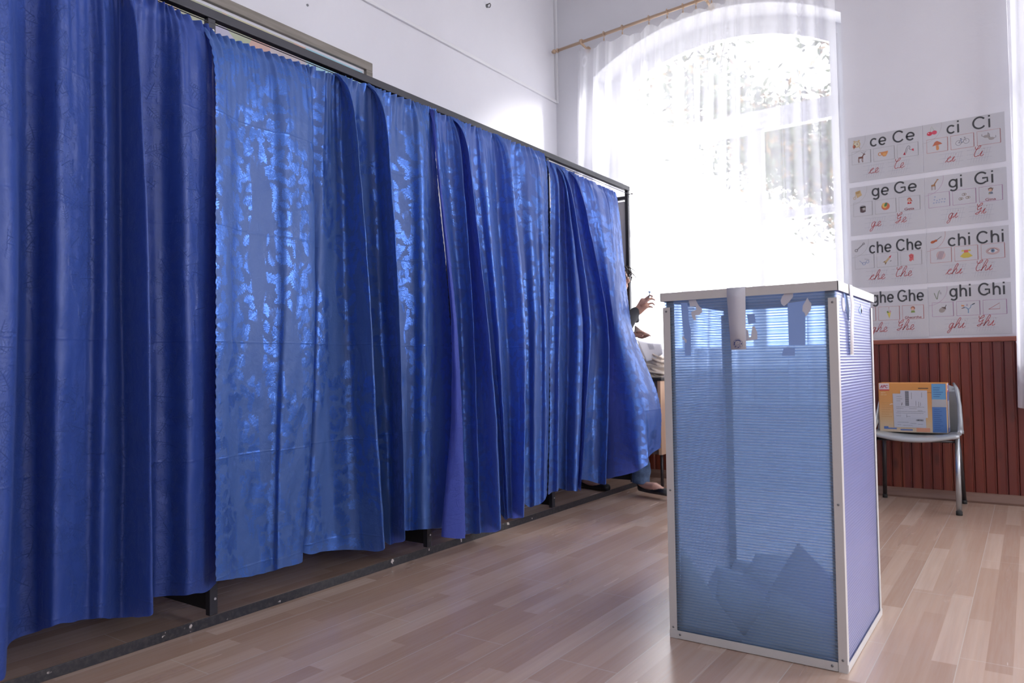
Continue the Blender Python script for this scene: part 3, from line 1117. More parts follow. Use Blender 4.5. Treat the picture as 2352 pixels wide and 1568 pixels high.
booth_curtain('booth_curtain', 'farthest blue curtain, its right corner pushed out by the stepping person', cols3, (2.092, 2.085, 2.066), M_CUR2, (True, True), 4)


# ------------------------------------------------------------------ curtain rods and sheer curtains
def rod_z(x, x0=-3.198):
    return 3.487 + (x - x0) * .046


def curtain_rod(x0, x1, label, yr=YW - .12):
    t = thing('curtain_rod', label, 'curtain rod', ((x0 + x1) / 2, yr, rod_z(x0)), 'wooden rods over the windows')
    za, zb_ = rod_z(x0, x0), rod_z(x1, x0)
    mb = MB(); mb.tube([(x0 + .06, yr, za), (x1 - .06, yr, zb_)], .0125, 14); mb.build('pole', M_ROD, t)
    for xx, sg, z in ((x0 + .06, -1, za), (x1 - .06, 1, zb_)):
        mb = MB()
        mb.tube([(xx, yr, z), (xx + sg * .012, yr, z), (xx + sg * .014, yr, z), (xx + sg * .024, yr, z), (xx + sg * .032, yr, z), (xx + sg * .045, yr, z), (xx + sg * .058, yr, z), (xx + sg * .062, yr, z)],
                [.018, .018, .011, .011, .019, .019, .011, .004], 14)
        mb.build('finial', M_ROD, t)
    for xx in (x0 + .28, (x0 + x1) / 2 + .06, x1 - .2):
        z = rod_z(xx, x0)
        mb = MB()
        mb.tube([(xx, yr, z - .01), (xx, yr + .07, z - .022), (xx, YW - .012, z - .024)], [.011, .009, .010], 10)
        mb.tube([(xx, YW - .014, z - .024), (xx, YW, z - .024)], .024, 14)
        mb.tube([(xx - .009, yr, z), (xx + .009, yr, z)], .022, 14)
        mb.build('bracket', M_ROD, t)
    rx = [x0 + d for d in (.487, .649, .875, 1.025, 1.15, 1.251, 1.37, 1.53, 1.69, 1.84, 2.0, 2.14)]
    for xx in rx:
        if xx > x1 - .1: continue
        z = rod_z(xx, x0)
        mb = MB()
        mb.tube([(xx, yr + .019 * math.cos(a), z + .019 * math.sin(a)) for a in [2 * PI * k / 16 for k in range(17)]], .0035, 8, caps=False)
        mb.tube([(xx, yr, z - .019), (xx, yr, z - .036)], .0022, 6)
        mb.tube([(xx, yr, z - .034), (xx, yr, z - .052)], [.005, .006], 8)
        mb.build('ring', M_ROD, t)
    return rx


def sheer(x0, x1, x0b, label, seed, rings, z_bot=.58, nfold=15, xr=-3.198, yr=YW - .12):
    NS, NZ = 520, 90
    tops = sorted(rings) if rings else []
    V, UV = [], []
    for j in range(NZ):
        tz = j / (NZ - 1)
        for i in range(NS):
            u = i / (NS - 1)
            # uneven folds
            ph = u * nfold + .9 * noise.noise(Vector((u * 5, seed, 0))) + .3 * noise.noise(Vector((u * 4, seed + 2, tz * 1.1)))
            am = .018 + .034 * tz + .012 * noise.noise(Vector((u * 7, seed, 5)))
            fold = math.sin(2 * PI * ph)
            sharp = fold + .35 * math.sin(4 * PI * ph + 1.2)
            xt = x0 + (x1 - x0) * u
            xb_ = x0b + (x1 - .02 - x0b) * u
            x = xt + (xb_ - xt) * tz
            x += .022 * (.3 + tz) * math.cos(2 * PI * ph)
            y = yr + am * sharp + .02 * tz
            zt_ = rod_z(xt, xr) - .052
            # swags between the clips
            if tops:
                dd = min(abs(xt - r_) for r_ in tops)
                zt_ -= .035 * min(1, dd / .07) ** 1.3
                y = y * (1 - .5 * math.exp(-tz * 8)) + yr * .5 * math.exp(-tz * 8)
            zb2 = z_bot + .008 * noise.noise(Vector((u * 20, seed, 3)))
            z = zt_ + (zb2 - zt_) * tz
            V.append((x, min(y, YW - .045), z)); UV.append((u * (x1 - x0) * 1.6, z))
    F = []
    for j in range(NZ - 1):
        for i in range(NS - 1):
            a = j * NS + i
            F.append((a, a + NS, a + NS + 1, a + 1))
    mb = MB(); mb.add(V, F, 0, None, True)
    o = mb.build('sheer_curtain', M_SHEER, None, ((x0 + x1) / 2, yr, z_bot), UV)
    return tag(o, label, 'curtain', 'white sheer curtains')


rg = curtain_rod(-3.198, -.66, 'light wood curtain rod with rings above the arched window')
sheer(-2.955, -1.0, -3.13, 'wide white sheer curtain hanging over the whole arched window', 11, [-2.915] + rg)
rg = curtain_rod(-.24, 2.30, 'light wood curtain rod of the second window, beyond the alphabet cards')
sheer(-.055, .62, -.085, 'white sheer curtain at the right edge beside the alphabet cards', 23, [.04] + rg, .58, 7, -.24)


# ------------------------------------------------------------------ outdoors: bright trees
def tree(name, label, x, y, h, spread, nleaf, seed):
    rnd = random.Random(seed)
    t = thing(name, label, 'tree', (x, y, -1.2), 'trees outside the window')
    bark = mat('bark', (.04, .034, .03), .9)
    mb = MB()
    tips = []

    def br(p, d, L, r, lv):
        q = p + d * L
        mid = (p + q) / 2 + Vector((rnd.uniform(-1, 1), rnd.uniform(-1, 1), 0)) * L * .05
        mb.tube([p, mid, q], [r, r * .8, r * .62], 7)
        if lv == 0:
            tips.append(q); return
        for k in range(3 if lv > 1 else 4):
            dd = (d + Vector((rnd.uniform(-1, 1), rnd.uniform(-.8, .8), rnd.uniform(-.25, .55))) * spread).normalized()
            br(p + d * L * rnd.uniform(.55, 1), dd, L * rnd.uniform(.55, .8), r * .55, lv - 1)
            tips.append(q)
    br(Vector((x, y, -1.2)), Vector((0, 0, 1)), h * .42, .13, 4)
    mb.build('trunk', bark, t)
    lv_ = MB()
    for k in range(nleaf):
        c = rnd.choice(tips) + Vector((rnd.gauss(0, .22), rnd.gauss(0, .22), rnd.gauss(0, .18)))
        a = Vector((rnd.uniform(-1, 1), rnd.uniform(-1, 1), rnd.uniform(-1, 1))).normalized()
        b = a.cross(Vector((rnd.uniform(-1, 1), rnd.uniform(-1, 1), rnd.uniform(-1, 1)))).normalized()
        s_ = rnd.uniform(.04, .07)
        lv_.add([c - a * s_, c + b * s_ * .45 - a * s_ * .1, c + a * s_, c - b * s_ * .45 - a * s_ * .1], [(0, 1, 2, 3)], 0 if rnd.random() < .8 else 1)
    lv_.build('foliage', [mat('leaf_green', (.045, .06, .025), .6), mat('leaf_yellow', (.16, .10, .035), .6)], t)


tree('tree', 'leafy tree close outside the window, showing at its upper right', -1.15, 10.2, 6.4, .75, 15000, 4)
tree('tree', 'paler tree farther out, low behind the leafy one', -.4, 14.5, 5.4, .75, 6000, 9)
mb = MB(); mb.box((-14, YW + .5, -1.35), (12, 26, -1.2))
tag(mb.build('yard', mat('yard_ground', (.35, .34, .30), .9)), 'pale ground of the yard outside the windows', 'ground', kind='structure')

wg = thing('sun_blocker', 'unseen pale block added in the yard to keep sun off the right windows', 'sun blocker', (8.2, 8.0, -1.2))  # unseen block, added so the sun misses the right-hand windows
mb = MB(); mb.box((5.0, YW + .6, -1.2), (11.4, 9.75, 7.2)); mb.build('wall', M_CEIL, wg)
mb = MB(); mb.prism([(4.8, 7.2), (11.6, 7.2), (8.2, 9.2)], 1, YW + .5, 9.95); mb.build('roof', mat('roof_tile', (.35, .13, .08), .8), wg)

# ------------------------------------------------------------------ ballot box
BX0, BX1, BY0, BY1, BH = -.975, -.446, 2.262, 2.842, 1.10
bb = thing('ballot_box', 'tall ballot box of translucent blue sheets in a cream metal frame', 'ballot box', ((BX0 + BX1) / 2, (BY0 + BY1) / 2, 0))
aw, at_k = .024, .0025


def angle_post(cx, cy, sx, sy, z0, z1):
    """L-section upright whose outer corner is at cx,cy and whose legs run to sx,sy"""
    mb = MB()
    mb.box((cx, cy, z0), (cx + sx * aw, cy + sy * at_k, z1))
    mb.box((cx, cy + sy * at_k, z0), (cx + sx * at_k, cy + sy * aw, z1))
    return mb


riv = []
for (cx, cy, sx, sy) in ((BX0, BY0, 1, 1), (BX1, BY0, -1, 1), (BX0, BY1, 1, -1), (BX1, BY1, -1, -1)):
    po = angle_post(cx, cy, sx, sy, .0, 1.058).build('corner_post', M_BWHITE, bb)
    yo = cy - sy * .001
    for z in (.035, .47, 1.045):
        mb = MB(); mb.ball((cx + sx * .012, yo, z), .0035, 8, 0, (1, .5, 1))
        mb.build('rivet', M_RIVET, po)
for (a, b) in (((BX0, BY0 - .0022), (BX1 - aw - .001, BY0 - .0002)), ((BX0 + .026, BY1), (BX1 - .026, BY1 + .002))):
    mb = MB(); mb.box((a[0] + .001, a[1], .002), (b[0], b[1], .027)); ra = mb.build('base_rail', M_BWHITE, bb)
    for xx in (BX0 + .035, BX1 - .04):
        mb = MB(); mb.ball((xx, a[1] - .0005, .015), .0038, 8, 0, (1, .5, 1))
        mb.build('rivet', M_RIVET, ra)
for xx, sg in ((BX1, 1), (BX0, -1)):
    mb = MB(); mb.box((xx, BY0 + .002, .002), (xx + sg * .002, BY1, .024)); mb.build('base_rail', M_BWHITE, bb)
# inner dark angle behind each front post, seen at the open top
for cx, sg in ((BX0 + .004, 1), (BX1 - .004, -1)):
    for cyy in (BY0 + .0105, BY1 - .0145):
        mb = MB(); mb.box((cx + sg * .004, cyy, .005), (cx + sg * .030, cyy + .003, 1.08)); mb.build('inner_post', M_RIVET, bb)
# sheets
th = .004
mb = MB(); mb.box((BX0 + .004, BY0 + .004, .006), (BX1 - .004, BY0 + .004 + th, 1.082)); fp = mb.build('front_sheet', M_POLY, bb)
mb = MB(); mb.box((BX0 + .004, BY1 - .004 - th, .006), (BX1 - .004, BY1 - .004, 1.082)); mb.build('rear_sheet', M_POLY, bb)
mb = MB(); mb.box((BX1 - .0035 - th, BY0 + .012, .006), (BX1 - .0035, BY1 - .012, 1.082)); mb.build('side_sheet', M_POLYV, bb)
mb = MB(); mb.box((BX0 + .0035, BY0 + .012, .006), (BX0 + .0035 + th, BY1 - .012, 1.082)); mb.build('side_sheet', M_POLY, bb)
mb = MB(); mb.box((BX0 + .003, BY0 + .003, .002), (BX1 - .003, BY1 - .003, .006)); mb.build('bottom_sheet', mat('blue_base', (.10, .13, .22), .6), bb)
# lid: folded rim and top sheet with slot
mb = MB()
lo, hi = 1.078, 1.103
e = .006
mb.box((BX0 - e, BY0 - e, lo), (BX1 + e, BY0 - e + .0025, hi)); mb.box((BX0 - e, BY1 + e - .0025, lo), (BX1 + e, BY1 + e, hi))
mb.box((BX0 - e, BY0 - e, lo), (BX0 - e + .0025, BY1 + e, hi)); mb.box((BX1 + e - .0025, BY0 - e, lo), (BX1 + e, BY1 + e, hi))
cx_, cy_ = (BX0 + BX1) / 2, (BY0 + BY1) / 2
lid = mb.build('lid_rim', M_BWHITE, bb)
mb = MB()
zt1, zt0 = hi + .002, hi
mb.box((BX0 - e, BY0 - e, zt0), (BX1 + e, cy_ - .012, zt1)); mb.box((BX0 - e, cy_ + .012, zt0), (BX1 + e, BY1 + e, zt1))
mb.box((BX0 - e, cy_ - .012, zt0), (cx_ - .15, cy_ + .012, zt1)); mb.box((cx_ + .15, cy_ - .012, zt0), (BX1 + e, cy_ + .012, zt1))
mb.build('slot_plate', M_BWHITE, lid)
# paper seals and the torn remains of old ones (front face, then side face)
YFS = BY0 + .0035


def flat(name, pts, parent, m, y=None, x=None, th=.0006):
    mb = MB()
    n = len(pts)
    if x is None:
        a = [(p[0], y, p[1]) for p in pts]; b = [(p[0], y - th, p[1]) for p in pts]
    else:
        a = [(x, p[0], p[1]) for p in pts]; b = [(x + th, p[0], p[1]) for p in pts]
    mb.add(a + b, [tuple(range(n)), tuple(reversed(range(n, 2 * n)))] + [(i, i + n, (i + 1) % n + n, (i + 1) % n) for i in range(n)])
    return mb.build(name, m, parent, recalc=True)


def frontpx(pts, y=YFS):
    out = []
    for q in pts:
        p = at(q[0], q[1], 1, y)
        out.append((p.x, p.z))
    return out


# main seal: over the lid and down the front, bending from the rim to the sheet
mb = MB()
pts = [(BY0 + .10, 1.1062), (BY0 - e - .0012, 1.1062), (BY0 - e - .0016, 1.076), (BY0 - .0075, 1.02), (BY0 - .004, .98), (BY0 - .003, .9165)]
xl = [-.760, -.760, -.760, -.757, -.756, -.753]
xr_ = [-.703, -.703, -.703, -.704, -.706, -.706]
vs = []
for k, (yy, zz) in enumerate(pts):
    vs += [(xl[k], yy, zz), (xr_[k], yy, zz)]
mb.add(vs, [(2 * k, 2 * k + 1, 2 * k + 3, 2 * k + 2) for k in range(len(pts) - 1)], 0, None, True)
seal = mb.build('paper_seal', M_PAPERG, bb)
seal['label'] = 'white paper seal strip with round blue stamp'
sol = seal.modifiers.new('s', 'SOLIDIFY'); sol.thickness = .0005
# round stamp printed on it
mb = MB()
INKB = (.03, .05, .22)
sc_ = Vector((-.731, BY0 - .0041, .934))


def ring(mb, c, r, wd, n=40, gaps=0, rnd=None):
    for k in range(n):
        if rnd and rnd.random() < gaps: continue
        a0, a1 = 2 * PI * k / n, 2 * PI * (k + 1) / n
        vs = [c + Vector((rr * math.cos(a), 0, rr * math.sin(a))) for rr, a in ((r, a0), (r, a1), (r - wd, a1), (r - wd, a0))]
        mb.add(vs, [(0, 1, 2, 3)], 0, INKB)


rnd = random.Random(3)
ring(mb, sc_, .0150, .0008, 44, .15, rnd); ring(mb, sc_, .0125, .0026, 30, .45, rnd); ring(mb, sc_, .0095, .0006, 36, .1, rnd)
for (dx, dz, l_) in ((-.004, -.004, .004), (0, -.003, .006), (.004, -.003, .007), (-.001, .004, .003), (.005, .003, .004)):
    mb.add([sc_ + Vector(v) for v in ((dx, 0, dz - l_ / 2), (dx + .0012, 0, dz - l_ / 2), (dx + .0025, 0, dz + l_ / 2), (dx + .0013, 0, dz + l_ / 2))], [(0, 1, 2, 3)], 0, INKB)
mb.build('round_stamp', M_INK, seal)
# old seals behind / torn scraps
M_FILM = mat('blue_film', (.26, .40, .78), .5)
flat('torn_paper', frontpx([(1713, 756), (1714, 783), (1740, 779), (1739, 762), (1733, 749), (1728, 750), (1725, 773), (1721, 776), (1718, 758)]), bb, M_PAPERG, y=YFS)
flat('torn_paper', frontpx([(1582, 690), (1598, 688), (1605, 702), (1612, 708), (1613, 716), (1606, 723), (1597, 724), (1599, 735), (1594, 735), (1589, 726), (1588, 716), (1600, 711), (1598, 703), (1585, 704)]), bb, M_PAPERG, y=YFS)
flat('torn_paper', frontpx([(1567, 774), (1570, 771), (1572, 776), (1577, 780), (1577, 787), (1574, 787), (1572, 780), (1567, 778)]), bb, M_PAPERG, y=YFS)
flat('torn_paper', frontpx([(1803, 673), (1822, 673), (1822, 681), (1812, 694), (1801, 703), (1795, 698), (1793, 690), (1797, 680)]), bb, M_PAPERG, y=YFS - .0008)
flat('torn_paper', frontpx([(1855, 683), (1858, 690), (1864, 697), (1863, 710), (1855, 722), (1851, 727), (1848, 718), (1843, 714), (1844, 702), (1851, 690)]), bb, M_PAPERG, y=YFS - .0008)
for q in ([(1564, 695), (1579, 695), (1583, 740), (1587, 760), (1587, 816), (1573, 816), (1573, 780), (1568, 745)],
          [(1809, 696), (1850, 690), (1850, 793), (1812, 793)], [(1800, 800), (1808, 797), (1826, 800), (1826, 817), (1795, 817)], [(1716, 722), (1733, 720), (1736, 741), (1719, 745)]):
    pf = frontpx(q)
    flat('old_tape', pf, bb, M_FILM, y=YFS - .0001, th=.0003)['label'] = 'bluish strip of old tape on the sheet'
XSS = BX1 - .003


def sidepx(pts, x=XSS):
    out = []
    for q in pts:
        p = at(q[0], q[1], 0, x)
        out.append((p.y, p.z))
    return out


mb = MB()
pts = [(BX1 - .10, 1.1062), (BX1 + e + .001, 1.1062), (BX1 + e + .002, 1.078), (BX1 + .010, 1.045), (BX1 + .004, .99), (BX1 + .0015, .895)]
yl = [2.405, 2.405, 2.405, 2.41, 2.425, 2.425]
vs = []
for k, (xx, zz) in enumerate(pts):
    vs += [(xx, yl[k], zz), (xx, yl[k] + .05, zz)]
mb.add(vs, [(2 * k, 2 * k + 1, 2 * k + 3, 2 * k + 2) for k in range(len(pts) - 1)], 0, None, True)
s2 = mb.build('paper_seal', M_PAPER, bb)
sol = s2.modifiers.new('s', 'SOLIDIFY'); sol.thickness = .0005
flat('torn_paper', sidepx([(1934, 683), (1939, 684), (1942, 700), (1940, 712), (1937, 716), (1934, 700)]), bb, M_PAPERG, x=XSS)
flat('torn_paper', sidepx([(1977, 698), (1982, 703), (1980, 715), (1977, 722)]), bb, M_PAPERG, x=XSS)
flat('old_tape', sidepx([(1936, 667), (1943, 669), (1951, 712), (1949, 737), (1944, 715)]), bb, M_FILM, x=XSS)
flat('old_tape', sidepx([(1976, 703), (1980, 714), (1977, 723), (1972, 713)]), bb, M_FILM, x=XSS)

# ballots lying in the bottom of the box
rnd = random.Random(12)


def ballot(pts, label, fold=.02, hgt=None):
    """folded sheet: quad corners in world space, bowed"""
    a, b, c, d = [Vector(p) for p in pts]
    n_ = (b - a).cross(d - a).normalized()

    def fn(u, v):
        p = (a * (1 - u) + b * u) * (1 - v) + (d * (1 - u) + c * u) * v
        return p + n_ * fold * math.sin(PI * u) * (1 - .3 * v)
    mb = MB(); mb.grid(fn, 14, 10)
    cen = (a + b + c + d) / 4
    o = mb.build('ballot_paper', M_BAL, None, (cen.x, cen.y, min(p.z for p in (a, b, c, d))))
    so = o.modifiers.new('s', 'SOLIDIFY'); so.thickness = .0012
    return tag(o, label, 'ballot paper', 'ballots in the bottom of the box')


M_BAL = mat('ballot_sheet', (.44, .44, .44), .7)
x0, x1, y0, y1 = BX0 + .015, BX1 - .015, BY0 + .016, BY1 - .02
ballot([(x0 + .012, y0 + .004, .02), (x0 + .23, y0 + .008, .02), (x0 + .13, y0 + .03, .12), (x0 + .014, y0 + .02, .285)], 'tall ballot sheet curling up to a point in the left front corner', -.006)
ballot([(x0 + .10, y0 + .05, .03), (x0 + .30, y0 + .05, .03), (x0 + .265, y0 + .07, .15), (x0 + .11, y0 + .09, .19)], 'ballot leaning behind the pointed sheet at the left', .01)
ballot([(x0 + .275, y0 + .008, .03), (x1 - .008, y0 + .008, .025), (x1 - .006, y0 + .04, .12), (x0 + .29, y0 + .05, .185)], 'wide ballot leaning on the front sheet at the right', .006)
ballot([(x0 + .22, y0 + .20, .10), (x0 + .44, y0 + .16, .10), (x0 + .42, y0 + .24, .20), (x0 + .32, y0 + .26, .285)], 'ballot standing behind with its corner up like a gable', .01)
ballot([(x0 + .13, y0 + .30, .15), (x0 + .29, y0 + .29, .15), (x0 + .30, y0 + .46, .17), (x0 + .12, y0 + .46, .18)], 'bright ballot lying flat on top of the heap', .02)
ballot([(x0 + .02, y0 + .10, .05), (x0 + .20, y0 + .06, .04), (x0 + .24, y0 + .30, .10), (x0 + .03, y0 + .30, .16)], 'ballot lying low at the left of the heap', .03)
ballot([(x0 + .25, y0 + .08, .05), (x0 + .45, y0 + .07, .05), (x0 + .47, y0 + .28, .09), (x0 + .26, y0 + .30, .10)], 'ballot lying low at the right of the heap', .03)
ballot([(x0 + .20, y0 + .006, .012), (x1 - .05, y0 + .006, .012), (x1 - .06, y0 + .022, .095), (x0 + .27, y0 + .022, .125)], 'small dark ballot low against the front sheet', .003)
ballot([(x0 + .04, y0 + .30, .05), (x0 + .22, y0 + .32, .05), (x0 + .20, y1 - .06, .10), (x0 + .03, y1 - .05, .14)], 'ballot at the back left of the heap', .03)
ballot([(x0 + .25, y0 + .32, .05), (x0 + .46, y0 + .30, .05), (x0 + .47, y1 - .06, .12), (x0 + .26, y1 - .05, .13)], 'ballot at the back right of the heap', .03)
ballot([(x0 + .02, y0 + .03, .008), (x1 - .02, y0 + .03, .008), (x1 - .02, y1 - .03, .012), (x0 + .02, y1 - .03, .012)], 'large ballot spread on the bottom of the box', .006)

# ------------------------------------------------------------------ alphabet cards
def srgb(r, g, b):
    f = lambda v: (v / 255 / 12.92) if v <= 10 else ((v / 255 + .055) / 1.055) ** 2.4
    return (f(r), f(g), f(b))


def text_polys(s, size, offset=0.0, shear=0.0, space=1.0):
    cu = bpy.data.curves.new('t', 'FONT')
    cu.body = s
    cu.size = size
    cu.offset = offset
    cu.shear = shear
    cu.space_character = space
    cu.resolution_u = 4
    o = bpy.data.objects.new('t', cu)
    COL.objects.link(o)
    dg = bpy.context.evaluated_depsgraph_get()
    me = bpy.data.meshes.new_from_object(o.evaluated_get(dg))
    vs = [(v.co.x, v.co.y) for v in me.vertices]
    fs = [tuple(p.vertices) for p in me.polygons]
    bpy.data.objects.remove(o); bpy.data.curves.remove(cu); bpy.data.meshes.remove(me)
    return vs, fs


GLY = {
    'c': ([[(0, 0), (.2, .3), (.4, .45), (.32, .53), (.16, .36), (.17, .08), (.34, 0), (.5, .12)]], .5),
    'e': ([[(0, 0), (.26, .18), (.38, .40), (.27, .52), (.15, .32), (.2, .04), (.36, 0), (.52, .15)]], .5),
    'h': ([[(0, 0), (.24, .4), (.40, .9), (.30, 1.04), (.2, .8), (.12, .35), (.08, 0)], [(.08, 0), (.2, .36), (.36, .5), (.42, .36), (.38, .1), (.46, 0), (.6, .15)]], .58),
    'i': ([[(0, 0), (.22, .5), (.15, .12), (.24, 0), (.4, .15)], [(.27, .70), (.29, .73)]], .4),
    'g': ([[(.42, .42), (.28, .52), (.12, .32), (.13, .06), (.26, .02), (.44, .5)], [(.44, .5), (.34, -.2), (.2, -.5), (.08, -.38), (.28, -.08), (.58, .15)]], .56),
    'C': ([[(.05, 1.0), (.08, .82), (.25, .72), (.45, .86), (.5, 1.02), (.36, 1.0), (.18, .6), (.14, .2), (.3, 0), (.52, .12)]], .55),
    'G': ([[(.05, 1.0), (.08, .82), (.25, .72), (.47, .88), (.42, 1.04), (.24, .86), (.14, .55), (.26, .4), (.5, .62)], [(.5, .62), (.40, .15), (.28, -.03), (.1, .04), (.3, .16), (.6, .25)]], .6),
}


def arc(cx, cy, rx, ry, a0, a1, n=18):
    return [(cx + rx * math.cos(math.radians(a0 + (a1 - a0) * k / n)), cy + ry * math.sin(math.radians(a0 + (a1 - a0) * k / n))) for k in range(n + 1)]


SANS = {
    'c': ([arc(.25, .26, .215, .225, 42, 318)], .47),
    'e': ([[(.04, .255), (.475, .255)] + arc(.26, .26, .215, .225, 12, 318)], .52),
    'h': ([[(.07, 0), (.07, .73)], [(.07, .30)] + arc(.255, .30, .175, .18, 150, 0, 10) + [(.43, 0)]], .50),
    'i': ([[(.07, 0), (.07, .52)], [(.07, .635), (.07, .73)]], .14),
    'g': ([arc(.25, .27, .20, .215, 0, 360, 26), [(.455, .52), (.455, .02)] + arc(.265, -.02, .19, .15, 0, -150, 12)], .53),
    'C': ([arc(.36, .365, .31, .33, 38, 322, 24)], .68),
    'G': ([arc(.36, .365, .31, .33, 40, 312, 24) + [(.66, .12), (.66, .35), (.40, .35)]], .74),
}


class Card:
    def __init__(s, x0, zt, wd=.432, hg=.300):
        s.x0, s.zt, s.w, s.h = x0, zt, wd, hg

    def P(s, u, v, lay=0):
        """u,v in metres from the card's lower left corner"""
        return Vector((s.x0 + u, YW - .0020 - .00015 * lay, s.zt - s.h + v))

    def poly(s, mb, pts, col, lay=1):
        mb.add([s.P(u, v, lay) for u, v in pts], [tuple(range(len(pts)))], 0, col)

    def ell(s, mb, cx, cy, rx, ry, col, lay=1, rot=0, n=20, a0=0, a1=2 * PI):
        pts = []
        for k in range(n + (0 if a1 - a0 > 6.2 else 1)):
            a = a0 + (a1 - a0) * k / n
            x, y = rx * math.cos(a), ry * math.sin(a)
            pts.append((cx + x * math.cos(rot) - y * math.sin(rot), cy + x * math.sin(rot) + y * math.cos(rot)))
        s.poly(mb, pts, col, lay)

    def line(s, mb, pts, wd, col, lay=2, smooth=False):
        if smooth and len(pts) > 2:
            q = []
            for i in range(len(pts) - 1):
                ids = [max(i - 1, 0), i, i + 1, min(i + 2, len(pts) - 1)]
                for k in range(6):
                    t = k / 6
                    q.append((cr(*[pts[j][0] for j in ids], t), cr(*[pts[j][1] for j in ids], t)))
            q.append(pts[-1]); pts = q
        L, R_ = [], []
        for i, p in enumerate(pts):
            a = pts[max(i - 1, 0)]; b = pts[min(i + 1, len(pts) - 1)]
            dx, dy = b[0] - a[0], b[1] - a[1]
            l = math.hypot(dx, dy) or 1
            nx, ny = -dy / l * wd / 2, dx / l * wd / 2
            L.append((p[0] + nx, p[1] + ny)); R_.append((p[0] - nx, p[1] - ny))
        for i in range(len(pts) - 1):
            s.poly(mb, [R_[i], R_[i + 1], L[i + 1], L[i]], col, lay)

    def ringl(s, mb, cx, cy, r, wd, col, lay=2, a0=0, a1=2 * PI, ry=None):
        ry = ry or r
        s.line(mb, [(cx + r * math.cos(a0 + (a1 - a0) * k / 28), cy + ry * math.sin(a0 + (a1 - a0) * k / 28)) for k in range(29)], wd, col, lay)

    def cursive(s, mb, word, x, y, size, col):
        cx = x
        for ch in word:
            st, adv = GLY[ch]
            for q in st:
                s.line(mb, [(cx + (px + .28 * py) * size, y + py * size) for px, py in q], .0030, col, 3, True)
            cx += adv * size

    def sans(s, mb, word, x, y, size, col, maxw):
        tot = sum(SANS[c][1] for c in word) + .10 * (len(word) - 1)
        k = maxw / (tot * size)
        cx = 0
        for ch in word:
            st, adv = SANS[ch]
            for n_, q in enumerate(st):
                s.line(mb, [(x + (cx + px) * size * k, y + py * size) for px, py in q], .098 * size, col, 3 + n_)
            cx += adv + .10

    def text(s, mb, word, x, y, size, col, off=0.0, lay=2, maxw=None):
        vs, fs = text_polys(word, size, off)
        k = 1.0
        if maxw:
            wd = max(v[0] for v in vs)
            k = maxw / wd
        mb.add([s.P(x + v[0] * k, y + v[1], lay) for v in vs], fs, 0, col)


INK = srgb(62, 64, 68)
RED = srgb(178, 60, 62)
LINE = srgb(150, 150, 152)


